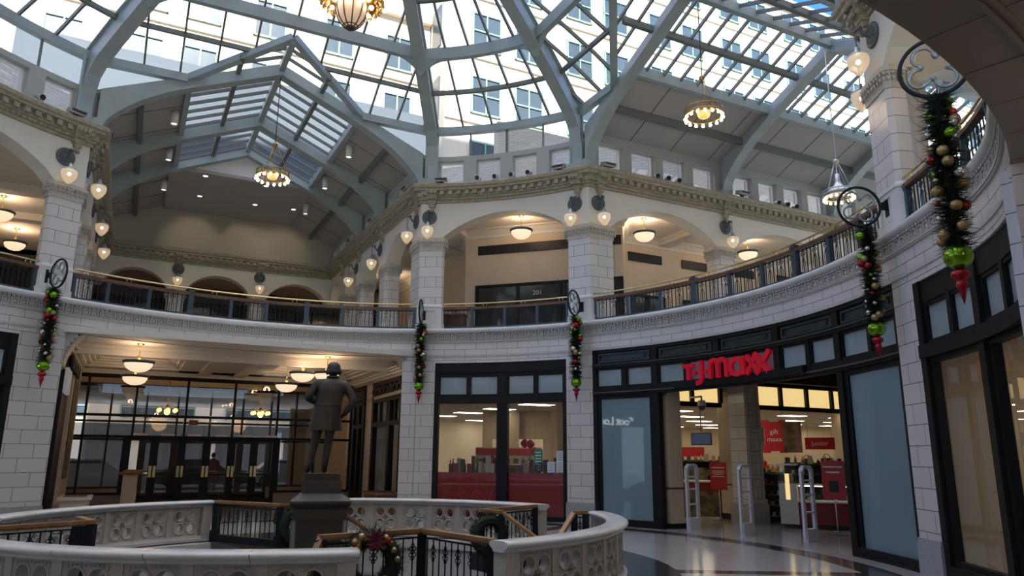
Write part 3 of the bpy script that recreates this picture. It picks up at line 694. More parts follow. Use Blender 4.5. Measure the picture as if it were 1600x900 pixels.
# ================================================================== OUTSIDE: the buildings round the light court
def building(name, label, d, u0, u1, z1, cols, rows, ww, wh, d2, m='stone', z0=0):
    t = tag(empty(name, W(AL, d, (u0 + u1) / 2, 0)), label, 'building')
    b = MB(); b.wbox(AL, d, d2, u0, u1, z0, z1); b.wbox(AL, d - .35, d2, u0, u1, z1 - .9, z1 - .3)
    for zz in rows: b.wbox(AL, d - .12, d, u0, u1, zz - wh - .55, zz - wh - .38)
    b.build('facade', m, t)
    for zz in rows:
        for u in cols:
            f = MB()
            for (x0, x1, a, c) in ((u, u + .09, zz - wh, zz), (u + ww - .09, u + ww, zz - wh, zz), (u, u + ww, zz - .10, zz), (u, u + ww, zz - wh, zz - wh + .09), (u + ww / 2 - .035, u + ww / 2 + .035, zz - wh, zz), (u, u + ww, zz - wh / 2 - .035, zz - wh / 2 + .035)):
                f.wbox(AL, d - .10, d + .02, x0, x1, a, c)
            fo = f.build('window', 'window_frame', t)
            MB().wbox(AL, d - .03, d + .01, u, u + ww, zz - wh, zz).build('pane', 'window_pane', fo)
    return t
F2 = building('office_building', 'cream stone office block over the rotunda roof, with paired green-framed windows', 20, 9.75, 62, 33.2, [x for k in range(9) for x in (11.15 + 5.85 * k, 13.7 + 5.85 * k)], (17.4, 21.05, 24.75, 28.3, 31.9), 1.72, 2.15, 26, z0=9.6)
F1 = building('office_building.001', 'set-back cream stone office front above the far end of the gabled left hall', 22.4, -8.7, 9.7, 25.6, (-7.9, -4.7, -2.4, 0.6, 4.0, 7.2), (16.7, 20.25, 23.6), 1.55, 2.0, 26, z0=9.6)
sd = MB()
for zz in (21.0, 25.2, 29.4): sd.wbox(AL, 20.8, 21.9, 9.68, 9.76, zz - 2.4, zz)
sd.build('side_window', 'window_pane', F2)
F0 = building('department_store', 'pale building across the street, seen through the entrance doors', 51, -66, 34, 46, [-25.5 + 7.4 * k for k in range(7)], (5.9, 11), 5.2, 1.5, 55, z0=0)
sd = MB(); sd.wbox(AL, 50.7, 51, -66, 34, 2.9, 3.9); sd.build('shop_fascia', 'dark_grey', F0)
sd = MB()
for k in range(12): sd.wbox(AL, 50.9, 50.99, -38 + 5.2 * k, -33.6 + 5.2 * k, .4, 2.8)
sd.build('shop_window', 'dark_grey', F0)
building('brick_building', 'tan brick building at the top left corner, beyond the skylight', 26, -40, -10.8, 40, (-20, -16), (20, 24), 1.5, 2, 28, 'brickwall', 9.6)
s_ = MB().wbox(AL, -19, -15, -90, 90, 9.6, 45); S(s_, 'sun_blocker_wall', 'stone')  # unseen tall block added behind the camera to keep sun off the interior
S(MB().wbox(AL, 23.3, 24.3, -60, 24, 4.3, 9.6).wbox(AL, 23.3, 24.3, -60, -5.4, 0, 4.3).wbox(AL, 23.3, 24.3, 5.4, 24, 0, 4.3), 'wall_street', 'stone')
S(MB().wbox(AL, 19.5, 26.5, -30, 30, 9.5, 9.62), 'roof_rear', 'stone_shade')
S(MB().wbox(AL, 24.4, 51, -66, 34, -.02, .01), 'road', 'asphalt')
S(MB().wbox(AL, 24.4, 26.0, -66, 34, .0, .08).wbox(AL, 45, 51, -66, 34, 0, .1), 'pavement', 'white')
S(MB().wbox(AR, 7.2, 42, -8.9, -8.6, 9.5, 12.7), 'exterior_wall_court', brick('pale_brick', (.55, .52, .47), (.48, .46, .42), (.36, .35, .33), .3, .1, .01, .8), uv='plane')
S(MB().wbox(AD, 12.6, 12.9, -4.5, 5.2, 9.5, 11.85).wbox(162.25, 12.6, 12.9, -6, 6, 9.5, 12.3), 'exterior_wall_bay', 'pale_brick', uv='plane')
S(MB().wbox(AL, 21.9, 22.3, -8.7, 9.7, 9.6, 19.1), 'exterior_wall_shade', mat('facade_shade', (.075, .095, .12), .6, spec=.2))  # shade on the lower facade painted as a dark blue-grey layer
# ================================================================== GROUND STOREY: shopfronts, lobby, street
def abox(mb, r0, r1, a0, a1, z0, z1): mb.arc(r0, r1, a0, a1, z0, z1, 3)
def cell(mb, a0, a1, z0, z1, w=.06, r0=R + .06, r1=R + .16):   # a rectangular frame on the rotunda wall
    k = w / rad1
    abox(mb, r0, r1, a0, a1, z0, z0 + w); abox(mb, r0, r1, a0, a1, z1 - w, z1); abox(mb, r0, r1, a0, a0 + k, z0 + w, z1 - w); abox(mb, r0, r1, a1 - k, a1, z0 + w, z1 - w)
def pane(mb, a0, a1, z0, z1, r=R + .11):
    n = max(1, int(abs(a1 - a0) / 2)); vs = []
    for i in range(n + 1): a = a0 + (a1 - a0) * i / n; vs += [P(r, a, z0), P(r, a, z1)]
    mb.add(vs, [(2 * i, 2 * i + 2, 2 * i + 3, 2 * i + 1) for i in range(n)])
# --- the wide shopfront on the right (six bays of 11.7 degrees)
MA = [55.9, 44.4, 32.75, 21.5, 10.0, -2.4]
fr = MB(); gp = MB(); gt = MB(); gf = MB(); ln = MB()
for i, a in enumerate(MA):
    h = .55 if i not in (0, 5) else .35
    c = a - .35 if i == 0 else a + .35 if i == 5 else a
    abox(fr, R + .02, R + .2, c - h, c + h, 3.27 if i in (2, 3) else 0, 4.47)
abox(fr, R + .01, R + .2, -2.4, 55.9, 4.36, 4.47); abox(fr, R + .0, R + .2, -2.4, 55.9, 3.96, 4.08); abox(fr, R + .0, R + .2, -2.4, 55.9, 3.24, 3.44); abox(ln, R - .03, R + .0, -2.4, 55.9, 3.30, 3.33); abox(ln, R - .02, R, -2.4, 55.9, 4.03, 4.05)
for a1, a0 in zip(MA, MA[1:]):
    abox(gp, R + .1, R + .14, a0, a1, 4.08, 4.36); cell(gp, a0 + .9, a1 - .9, 4.10, 4.34, .05, R + .05, R + .12); abox(gp, R + .07, R + .1, a0 + 2, a1 - 2, 4.16, 4.28)
    m = (a0 + a1) / 2; abox(fr, R + .04, R + .18, m - .35, m + .35, 3.44, 3.96)
    for x0, x1 in ((a0 + .5, m - .3), (m + .3, a1 - .5)): cell(fr, x0, x1, 3.44, 3.96, .05); pane(gt, x0 + .2, x1 - .2, 3.48, 3.92)
for a0, a1 in ((44.4, 55.9), (-2.4, 10.0)):
    x0, x1 = a0 + .5, a1 - .5
    cell(fr, x0, x1, 0.02, 3.26, .12); abox(fr, R + .02, R + .2, x0, x1, 0, .16)
    gfp = MB(); c = (a0 + a1) / 2
    # one big flat frosted pane between the mullions
    gfp.add([P(R + .1, x0 + .7, .14), P(R + .1, x1 - .7, .14), P(R + .1, x1 - .7, 3.16), P(R + .1, x0 + .7, 3.16)], [(0, 1, 2, 3)])
    S(gfp, 'window_frosted', 'frosted')
    abox(fr, R - .02, R + .2, a0, a1, 0, .03)
S(fr, 'door_5', 'frame'); S(gp, 'trim_15', 'green_panel'); S(gt, 'window_1', 'frosted_small'); S(ln, 'trim_16', 'dark_grey')
# --- shopfront between the two pillars (bay with the red counters)
fr = MB(); gt = MB(); gc = MB()
for c, h in ((84.7, .42), (72.75, .95), (61.15, .42)): abox(fr, R + .02, R + .22, c - h, c + h, 0, 4.27)
abox(fr, R + .05, R + .22, 60.8, 85.1, 3.92, 4.27); abox(fr, R + .0, R + .2, 60.8, 85.1, 3.12, 3.32); abox(fr, R + .0, R + .08, 60.8, 85.1, 3.98, 4.02)
for x0, x1 in ((61.3, 72.0), (73.4, 84.5)):
    m = (x0 + x1) / 2; abox(fr, R + .04, R + .18, m - .4, m + .4, 3.3, 3.94)
    for q0, q1 in ((x0, m), (m, x1)): cell(fr, q0, q1, 3.32, 3.93, .06); pane(gt, q0 + .3, q1 - .3, 3.36, 3.88)
    pane(gc, x0, x1, .1, 3.14); abox(fr, R + .02, R + .2, x0, x1, 0, .12)
for k in range(2): abox(fr, R + .02, R + .06, 61.5 + k * 12, 72 + k * 12, 4.03, 4.22)
S(fr, 'door_6', 'frame'); S(gt, 'window_2', 'frosted_small'); S(gc, 'window_3', 'glass')
# --- shopfront on the far right, and its twin at the left edge
for (b0, b1, nm, nw) in ((-28.2, -6.6, 'door_7', 4), (151.8, 175.1, 'door_8', 5)):
    fr = MB(); gt = MB(); gc = MB(); c = (b0 + b1) / 2 if b0 > 0 else -17.7
    for q, h in ((b0 + .5, .5), (c, .55), (b1 - .5, .5)): abox(fr, R - .0, R + .2, q - h, q + h, 0, 4.27)
    abox(fr, R + .04, R + .2, b0, b1, 3.94, 4.27); abox(fr, R - .02, R + .2, b0, b1, 3.12, 3.32); abox(fr, R - .0, R + .2, b0, b1, 0, .22)
    for q0, q1 in ((b0 + .9, c - .5), (c + .5, b1 - .9)):
        m = (q0 + q1) / 2; abox(fr, R + .04, R + .18, m - .35, m + .35, 3.3, 3.96)
        for x0, x1 in ((q0, m), (m, q1)): cell(fr, x0, x1, 3.32, 3.95, .06); pane(gt, x0 + .35, x1 - .35, 3.37, 3.9)
        pane(gc, q0, q1, .2, 3.14); cell(fr, q0 - .1, q1 + .1, .2, 3.14, .09)
    S(fr, nm, 'frame'); S(gt, 'window_transom', 'frosted_small'); S(gc, 'window_pane', 'glass')
# --- interiors
SW = MB(); SCe = MB()
# store behind the pillars: walls and ceilings
SCe.wbox(AR, 9.5, 30, -3.1, 4.3, 4.1, 4.2)
pg = [P(R + .25, a) for a in lin(49, 91, 12)] + [W(AL, 24, 5.0), W(AR, 33, -24), W(AR, 33, -3.2)]
SCe.prism([(p.x, p.y) for p in pg], (0, 0, 3.45), (1, 0, 0), (0, 1, 0), .1)
wallseg(SW, W(AR, 33, -3), W(AR, 33, -24), 0, 3.8); wallseg(SW, W(AR, 33, 4.4), W(AR, 33, -3), 0, 4.2); wallseg(SW, W(AR, 33, -24), W(AR, 4, -24), 0, 3.8)
wallseg(SW, W(AR, 9.6, 4.3), W(AR, 33, 4.3), 0, 4.2)
wallseg(SW, W(AL, 9.4, 5.0), W(AL, 24, 5.0), 0, 3.8)
S(SW, 'wall_store', 'store_wall'); S(SCe, 'ceiling_store', 'store_ceiling')
# dividing wall line with lit transom windows, columns
iw = MB(); ig = MB(); ic = MB()
U0 = -3.1
for d0, d1, n in ((9.3, 11.25, 2), (12.45, 16.6, 4)):
    iw.wbox(AR, d0, d1, U0 - .12, U0 + .05, 2.98, 3.1); iw.wbox(AR, d0, d1, U0 - .12, U0 + .05, 3.62, 3.72)
    for k in range(n + 1): x = d0 + (d1 - d0) * k / n; iw.wbox(AR, x - .05, x + .05, U0 - .12, U0 + .05, 3.1, 3.62)
    ig.add([W(AR, d0, U0 - .04, 3.1), W(AR, d1, U0 - .04, 3.1), W(AR, d1, U0 - .04, 3.62), W(AR, d0, U0 - .04, 3.62)], [(0, 1, 2, 3)])
iw.wbox(AR, 9.1, 18, U0 - .3, U0 + .3, 3.72, 4.12)
S(iw, 'trim_17', 'frame'); S(ig, 'window_4', 'lit_window')
ic.wbox(AR, 11.8, 12.35, U0 - .3, U0 + .3, .5, 3.75); S(ic, 'pillar_3', 'tile', uv='plane')
cf = MB()
for k in range(5):
    z = .62 + k * .6
    for (x0, x1, za, zb) in ((11.9, 12.25, z, z + .03), (11.9, 12.25, z + .5, z + .53), (11.9, 11.93, z, z + .5), (12.22, 12.25, z, z + .5)): cf.wbox(AR, x0, x1, U0 + .29, U0 + .325, za, zb)
S(cf, 'trim_31', 'grey_stone'); S(MB().wbox(AR, 11.74, 12.41, U0 - .36, U0 + .36, 0, .5), 'baseboard_column', 'grey_stone')
cc = MB(); cc.wbox(AR, 9.05, 9.45, -3.25, -2.6, .12, 3.75); cc.wbox(AR, 12.5, 12.9, U0 - 1.5, U0 - .75, .15, 3.75); cc.wbox(AR, 16.7, 17.4, U0 - .5, U0 + .3, .1, 3.75)
for d, u in ((17, -8.5), (22, -8.5), (17, -14), (22, -14), (12, -14), (27, -8.5), (9.8, -9.2)): cc.wbox(AR, d, d + .6, u, u + .6, 0, 3.74)
S(cc, 'pillar_4', 'store_wall'); S(MB().wbox(AR, 9.03, 9.47, -3.27, -2.58, 0, .12).wbox(AR, 12.48, 12.92, U0 - 1.52, U0 - .73, 0, .15), 'baseboard_piers', 'frame')
iw2 = MB(); iw2.wbox(AR, 9.03, 9.47, -3.27, -2.58, .92, .96); iw2.wbox(AR, 12.48, 12.92, U0 - 1.52, U0 - .73, .92, .96); S(iw2, 'trim_18', 'dark_brown')
# fluorescent ceiling panels
k0 = None
for i in range(8):
    for j in range(7):
        d, u = 9.8 + i * 3.1, -4.8 - j * 2.9
        q = W(AR, d, u, 3.45); qa = W(AL, 0, 1)
        if hypot(q.x, q.y) < R + 1.0 or q.x * qa.x + q.y * qa.y < 5.6: continue
        if k0 is None:
            k0 = tag(empty('ceiling_light', q), 'flat fluorescent panel in the ceiling of the store', 'ceiling light', 'fluorescent panels in the store ceiling')
            MB().wbox(AR, d - .62, d + .62, u - .33, u + .33, 3.435, 3.46).build('frame', 'white', k0)
            MB().wbox(AR, d - .57, d + .57, u - .28, u + .28, 3.425, 3.437).build('diffuser', 'lit_panel', k0)
        else: c = copy_tree(k0); c.location = q
# --- lobby of the left wing
lb = MB(); lc = MB()
lb.wbox(AL, 8.2, 14.6, -4.9, -4.4, 0, 4.5)
for d0, d1 in ((8.0, 9.05), (12.0, 12.9), (14.3, 15.2)): lb.wbox(AL, d0, d1, 4.4, 4.9, 0, 4.5)
lb.wbox(AL, 8.0, 14.6, 4.4, 4.9, 4.0, 4.5)
lb.wbox(AL, 14.6, 23.4, -5.2, -4.9, 0, 4.5); lb.wbox(AL, 14.6, 23.4, 4.9, 5.2, 0, 4.5)
S(lb, 'wall_lobby', 'tile_warm', uv='plane')
# ceiling: flat strip behind the fascia, crown moulding, coffers
lc.wbox(AL, 8.0, 10.3, -4.5, 4.5, 4.46, 4.6)
lc.wbox(AL, 10.3, 23.4, -5, 5, 4.56, 4.7)
for u0, u1 in ((-4.5, -4.1), (-1.5, 1.1), (4.0, 4.5)): lc.wbox(AL, 10.3, 14.6, u0, u1, 4.28, 4.56)
for d0, d1 in ((10.1, 10.8), (13.9, 14.6)): lc.wbox(AL, d0, d1, -4.5, 4.5, 4.28, 4.58)
for e, zz in ((.12, 4.36), (.24, 4.44), (.36, 4.5)):
    for u0, u1 in ((-4.1, -1.5), (1.1, 4.0)):
        lc.wbox(AL, 10.8, 10.8 + e, u0, u1, zz, 4.56); lc.wbox(AL, 13.9 - e, 13.9, u0, u1, zz, 4.56); lc.wbox(AL, 10.8, 13.9, u0, u0 + e, zz, 4.56); lc.wbox(AL, 10.8, 13.9, u1 - e, u1, zz, 4.56)
lc.wbox(AL, 10.0, 10.12, -4.5, 4.5, 4.2, 4.5); lc.wbox(AL, 9.94, 10.0, -4.5, 4.5, 4.36, 4.47)
for s in (1, -1):
    for e, zz in ((.08, 4.12), (.16, 4.2), (.26, 4.26)): lc.wbox(AL, 9.0, 14.6, s * 4.4, s * (4.4 - e), zz, 4.3)
for uu in (-.9, .2): lc.wbox(AL, 10.3, 14.6, uu, uu + .35, 4.2, 4.3)
S(lc, 'ceiling_lobby', 'ceiling_white')
# glazed screens with doors (two, one behind the other)
for si, (dg_, cols, dcols, zt) in enumerate(((14.6, (-4.36, -4.0, -2.63, -1.13, .35, 1.78, 3.1, 4.36), (-2.75, -1.95, -1.15, -.4, .38, 1.1, 1.82), 4.08), (19.6, (-4.85, -3.4, -2.2, -1.1, .1, 1.3, 2.4, 3.4, 4.85), (-2.2, -1.1, .1, 1.3, 2.4), 4.2))):
    f = MB()
    def bx(u0, u1, z0, z1, t=.06): f.wbox(AL, dg_ - t, dg_ + t, u0, u1, z0, z1)
    for u in cols: bx(u - .035, u + .035, 2.2 if dcols[0] - .05 < u < dcols[-1] + .05 else .45, zt)
    for z in (2.2, 2.86): bx(cols[0], cols[-1], z - .04, z + .04)
    bx(cols[0], cols[-1], zt - .06, zt + .06); bx(cols[0], dcols[0], .40, .50); bx(dcols[-1], cols[-1], .40, .50)
    for u in dcols: bx(u - .12, u + .12, 0, 2.2)
    for a, b in zip(dcols, dcols[1:]): bx(a, b, 2.08, 2.2); bx(a, b, 0, .25); bx(a, b, 1.0, 1.05)
    S(f, 'door_9', 'frame')
    g = MB().add([W(AL, dg_, cols[0], .4), W(AL, dg_, cols[-1], .4), W(AL, dg_, cols[-1], zt), W(AL, dg_, cols[0], zt)], [(0, 1, 2, 3)]); S(g, 'window_lobby', 'glass_lobby')
    S(MB().wbox(AL, dg_ - .1, dg_ + .1, cols[0], dcols[0], 0, .42).wbox(AL, dg_ - .1, dg_ + .1, dcols[-1], cols[-1], 0, .42), 'baseboard_lobby', 'tile_warm')
    S(MB().wbox(AL, dg_ - .08, dg_ + .08, -4.9, 4.9, zt + .06, 4.5), 'wall_lobby_head', 'ceiling_white')
    if si == 0:
        h = MB()
        for a in dcols[1:-1]: h.wbox(AL, dg_ - .16, dg_ - .12, a - .1, a - .02, .95, 1.3); h.wbox(AL, dg_ - .16, dg_ - .12, a + .02, a + .1, .95, 1.3)
        S(h, 'trim_19', 'brass')
        cl = MB()
        for a in lin(-2.4, 1.6, 6): cl.wbox(AL, dg_ - .14, dg_ - .06, a - .2, a + .2, 2.24, 2.31)
        S(cl, 'trim_20', 'offwhite')
# shop windows along the right side of the lobby
f = MB(); g = MB()
for d0, d1, mids in ((9.05, 12.0, (10.0, 11.0)), (12.9, 14.3, (13.6,))):
    for x in (d0 + .08, d1 - .08) + ((mids[0] + .2,) if d0 < 10 else mids): f.wbox(AL, x - .09, x + .09, 4.34, 4.5, 0, 4.0)
    for z in (2.65, 3.42, 3.95, .35): f.wbox(AL, d0, d1, 4.34, 4.5, z - .07, z + .07)
    for x in lin(d0, d1, 5)[1:-1]: f.wbox(AL, x - .05, x + .05, 4.38, 4.48, 2.7, 3.4)
    g.add([W(AL, d0, 4.42, .3), W(AL, d1, 4.42, .3), W(AL, d1, 4.42, 3.4), W(AL, d0, 4.42, 3.4)], [(0, 1, 2, 3)])
    fo = MB(); fo.wbox(AL, d0, d1, 4.45, 4.5, 3.45, 3.95)
    for k in range(7):   # bronze scrollwork along the head of the window
        x = d0 + .2 + (d1 - d0 - .4) * k / 6
        fo.tube([W(AL, x + .22 * cos(t) * (1 - t / 9), 4.36, 3.66 + .2 * sin(t) * (1 - t / 9)) for t in lin(0, 6.0, 12)], .045, 6)
    S(fo, 'trim_21', 'dark_brown')
S(f, 'door_10', 'frame'); S(g, 'window_5', 'glass')
S(MB().wbox(AL, 12.9, 14.3, 4.6, 4.65, .3, 3.4), 'wall_blind', 'store_wall')
# left side of the lobby: dark shopfront, tan pilasters with a framed panel, dark scrollwork at the head
f = MB(); pz = MB(); fo = MB()
f.wbox(AL, 8.9, 10.9, -4.4, -4.3, 0, 4.1); pz.wbox(AL, 11.0, 11.5, -4.4, -4.22, 0, 4.1); pz.wbox(AL, 13.6, 14.3, -4.4, -4.22, 0, 4.1); pz.wbox(AL, 10.9, 14.5, -4.4, -4.12, 0, .4)
for k in range(6):
    x = 9.2 + k * .55
    fo.tube([W(AL, x + .3 * cos(t) * (1 - t / 9), -4.2, 3.85 + .22 * sin(t) * (1 - t / 9)) for t in lin(0, 6.0, 12)], .06, 6)
S(f, 'door_11', 'frame'); S(pz, 'trim_22', 'plaster_tan'); S(fo, 'trim_23', 'frame')
S(MB().wbox(AL, 11.6, 13.5, -4.34, -4.2, 1.0, 3.9), 'trim_24', 'art')
# ================================================================== THINGS
def thing(name, label, cat, loc=(0, 0, 0), rz=0, group=None): return tag(empty(name, loc, rz), label, cat, group)
def inst(proto, used, loc, rz, label, sc=1):
    t = proto if not used else copy_tree(proto)
    used.append(1); t.location = loc; t.rotation_euler = (0, 0, rz); t['label'] = label
    if sc != 1: t.scale = (sc, sc, sc)
    return t
X, Y, Z = Vector((1, 0, 0)), Vector((0, 1, 0)), Vector((0, 0, 1))
def rot_obj(name, me, az, parent, kind=None):    # a mesh modelled at azimuth 0 round the room's axis, turned to its place
    o = bpy.data.objects.new(name, me); COL.objects.link(o); o.rotation_euler = (0, 0, radians(az)); k = swell(az) if kind == 'wall' else 0; o.location = (k * cos(radians(az)), k * sin(radians(az)), 0); setpar(o, parent); return o
def mesh_of(mb, name, m): o = mb.build(name, m); me = o.data; bpy.data.objects.remove(o); return me
# ---- balcony railings
RB = R + .10
def baluster(kind):
    b = MB(); c = RB
    if kind == 'plain': b.box((c, 0, 5.58), (.018, .018, .56))
    else:
        b.box((c, 0, 5.47), (.016, .016, .34))
        for dy, dz in ((-.036, 0), (.036, 0), (0, .038), (0, -.038)): b.tube([(c, dy + .03 * cos(t), 5.735 + dz + .03 * sin(t)) for t in lin(0, 2 * pi * 7 / 8, 8)], .008, 4, True)
        b.tube([(c, -.055, 5.30), (c, -.055, 5.55), (c, -.01, 5.66)], .007, 4); b.tube([(c, .055, 5.30), (c, .055, 5.55), (c, .01, 5.66)], .007, 4)
        b.box((c, 0, 5.82), (.016, .016, .08))
    return mesh_of(b, 'baluster', 'iron')
BAL = {k: baluster(k) for k in ('plain', 'quatre')}
pm = MB(); pm.box((RB, 0, 5.57), (.075, .085, .56)); pm.box((RB, 0, 5.33), (.10, .11, .08)); pm.box((RB, 0, 5.82), (.09, .10, .04)); POST = mesh_of(pm, 'post', 'iron_blue')
pm = MB(); pm.box((RB, 0, 5.60), (.11, .13, .66)); pm.box((RB, 0, 5.34), (.15, .17, .12)); pm.box((RB, 0, 5.93), (.15, .17, .05)); pm.box((RB, 0, 5.965), (.11, .13, .03)); NEWEL = mesh_of(pm, 'newel_post', 'iron_blue')
def railing(a0, a1, posts, newels, label, ends=True):
    c = (a0 + a1) / 2; t = thing('balcony_railing', label, 'railing', P(RB, c, 5.275), group='railings along the curved balcony')
    MB().arc(RB - .03, RB + .03, a0, a1, 5.275, 5.335, 1.5).build('bottom_rail', 'iron_blue', t)
    MB().arc(RB - .012, RB + .012, a0, a1, 5.80, 5.82, 1.5).build('mid_rail', 'iron', t)
    MB().arc(RB - .055, RB + .055, a0, a1, 5.84, 5.90, 1.5).arc(RB - .04, RB + .04, a0, a1, 5.90, 5.915, 1.5).build('wood_rail', 'wood', t)
    br = MB().tube([P(RB - .02, a, 6.01) for a in lin(a0, a1, max(3, int(abs(a1 - a0) / 1.5)))], .022, 8)
    n = max(2, int(abs(a1 - a0) / 6))
    for a in lin(a0 + 1.5, a1 - 1.5, n):
        for q in (-.35, .35): br.tube([P(RB - .02, a + q, 5.91), P(RB - .02, a + q, 6.0)], .012, 6)
    br.build('brass_rail', 'brass', t)
    allp = sorted(posts + newels + ([a0 + .3, a1 - .3] if ends else []))
    for a in posts: rot_obj('post', POST, a, t, 'wall')
    for a in newels: rot_obj('newel_post', NEWEL, a, t, 'wall')
    if ends:
        for a in (a0 + .3, a1 - .3): rot_obj('post', POST, a, t, 'wall')
    for p, q in zip(allp, allp[1:]):
        n = max(2, int(round((q - p) / .72))); st = (q - p) / n
        for k in range(1, n): rot_obj('baluster', BAL['quatre' if k % 3 == 1 and n > 3 or (n <= 3 and k == 1) else 'plain'], p + st * k, t, 'wall')
railing(89.0, 145.5, [95.9, 102.0, 115.2, 121.1, 134.0, 140.2], [108.4, 127.6], 'curved railing with brass top rail in front of the gabled left hall')
railing(60.4, 84.9, [66.4, 72.5, 78.7], [], 'short railing between two tiled pillars in front of the door marked 201')
railing(-1.6, 55.7, [49.2, 43.0, 29.8, 23.5, 10.3, 4.0], [36.6, 17.0], 'curved railing rising over the wide shopfront with the red sign')
railing(-29.6, -6.2, [-12, -18, -24], [], 'short railing between the two pillars at the upper right, partly behind a garland')
railing(150.4, 174, [156.4, 162.5, 168.5], [], 'short railing left of the leftmost tiled pillar')
# ---- wall lanterns
t = thing('wall_lantern', 'x', 'lantern', group='acorn globe lanterns on round wall plates'); LN = t
b = MB(); b.lathe([(0, 0), (.20, 0), (.225, .015), (.225, .035), (.19, .05), (.16, .04), (.15, .05), (.06, .06), (.05, .10), (0, .10)], 24, (0, 0, 0), Y, Z, X)
for k in range(16): a = 2 * pi * k / 16; b.bar((.052, .07 * cos(a), .07 * sin(a)), (.05, .155 * cos(a), .155 * sin(a)), .018, .02, X)
b.build('wall_plate', 'dark_green_metal', t)
b = MB(); b.tube([(.06, 0, 0), (.12, 0, -.02), (.18, 0, .05), (.23, 0, .12), (.28, 0, .12), (.30, 0, .07)], .026, 8); b.tube([(.23, 0, .12), (.21, 0, .17), (.18, 0, .15), (.19, 0, .12)], .018, 6); b.build('arm', 'dark_green_metal', t)
MB().tube([(.30, 0, .07), (.30, 0, -.24)], .010, 6).build('chain', 'dark_green_metal', t)
MB().lathe([(0, 0), (.03, 0), (.035, -.05), (.05, -.06), (.055, -.09), (.09, -.12), (.175, -.17), (.18, -.19), (.15, -.19), (0, -.17)], 20, (.30, 0, -.22)).build('cap', 'silver', t)
g_ = MB().lathe([(.165, .0), (.178, -.04), (.18, -.09), (.165, -.16), (.12, -.25), (.06, -.32), (.02, -.345), (0, -.35)], 20, (.30, 0, -.40)).build('globe', 'globe', t)
MB().ball((.30, 0, -.50), .042, 10, 8).build('bulb', 'bulb_lantern', t)
u = []
def wl(A, d, s, lab, z=8.66): q = W(A, d, s * 4.4, z); n = W(A, 0, -s); inst(LN, u, q, atan2(n.y, n.x), lab)
def dl(az, lab, z=8.66): inst(LN, u, P(R, az, z), radians(az + 180), lab)
dl(58.7, 'acorn lantern on the pillar right of door 201, facing the rotunda')
wl(AR, 8.32, -1, 'acorn lantern on the same corner pillar, facing the long right arcade')
dl(87.0, 'acorn lantern over the pillar to the left of door 201, facing the rotunda')
wl(AL, 8.45, 1, 'acorn lantern at the corner pillar end of the left hall right-hand arcade')
wl(AL, 12.1, 1, 'second acorn lantern down the left hall right-hand arcade')
wl(AL, 15.1, 1, 'third acorn lantern down the left hall right-hand arcade, near the end wall')
dl(149.3, 'acorn lantern on the leftmost pillar, facing the rotunda')
wl(AL, 8.4, -1, 'acorn lantern beside the leftmost pillar, seen edge-on against the left hall')
wl(AL, 12.0, -1, 'second acorn lantern down the left-hand arcade of the left hall')
wl(AL, 15.0, -1, 'farthest acorn lantern on the left-hand arcade of the left hall')
wl(AR, 13.05, -1, 'acorn lantern on the second pillar of the right arcade, above the brass rail')
dl(-4.6, 'acorn lantern high on the upper right pillar, its wall plate seen at a slant', 8.72)
wl(AR, 8.3, 1, 'acorn lantern behind the upper right pillar, half hidden by its capital', 8.5)
for uu, lab in ((-1.65, 'acorn lantern on the first pillar of the far end wall'), (1.45, 'acorn lantern on the second pillar of the far end wall')):
    n = W(AL, -1, 0); inst(LN, u, W(AL, 19.3, uu, 8.85), atan2(n.y, n.x), lab)
# ---- bowl pendants
def bowl(lab, grp, r=.33, drop=.5):
    t = thing('bowl_pendant', lab, 'pendant lamp', group=grp)
    MB().lathe([(0, 0), (.09, 0), (.09, -.02), (.05, -.05), (0, -.05)], 16).build('ceiling_rose', 'brass', t)
    b = MB().tube([(0, 0, -.04), (0, 0, -drop + .12)], .012, 6); b.lathe([(0, -drop + .16), (.05, -drop + .15), (.05, -drop + .10), (.03, -drop + .06), (0, -drop + .05)], 12); b.ball((0, 0, -drop + .08), .03, 8, 6); b.build('stem', 'brass', t)
    MB().lathe([(r * .94, -drop + .02), (r * 1.06, -drop + .03), (r * 1.08, -drop), (r * 1.0, -drop - .045), (r * .93, -drop - .03), (r * .93, -drop + .02)], 28).build('rim', 'dark_green_metal', t)
    MB().lathe([(r * .95, -drop - .01), (r * .92, -drop - .09), (r * .78, -drop - .17), (r * .5, -drop - .235), (r * .2, -drop - .262), (0, -drop - .268)], 28).build('bowl', 'lamp_bowl', t)
    li = bpy.data.lights.new('bowl_light', 'POINT'); li.energy = 17; li.color = (1, .72, .48); li.shadow_soft_size = .12
    lo = bpy.data.objects.new('light', li); COL.objects.link(lo); lo.location = (0, 0, -drop + .10); setpar(lo, t)
    return t
BW = bowl('x', 'bowl pendants in the upper galleries'); u = []
for (x, y, lab) in ((3.25, 9.85, 'glowing bowl pendant in the gallery in front of door 201'), (7.10, 10.05, 'glowing bowl pendant under the first arch of the right arcade'), (11.0, 12.15, 'glowing bowl pendant under the second arch of the right arcade'), (-2.05, 17.4, 'glowing bowl pendant behind the pillars of the left hall'), (-13.6, 11.6, 'lower glowing bowl pendant in the gallery at the left edge'), (-11.9, 8.4, 'upper glowing bowl pendant at the left edge, cut by the frame'), (17.2, 16.3, 'bowl pendant deep in the right arcade'), (11.2, -3.4, 'bowl pendant in the gallery behind the upper right pillar')):
    inst(BW, u, (x, y, 9.0), 0, lab)
LB2 = bowl('x', 'bowl pendants under the entrance ceiling', .36, .64); [setattr(c_.data, 'energy', 8) for c_ in LB2.children if c_.type == 'LIGHT']; v2 = []
LB = bowl('x', 'bowl pendants under the entrance ceiling', .36, .48); [setattr(c_.data, 'energy', 8) for c_ in LB.children if c_.type == 'LIGHT']; u = []
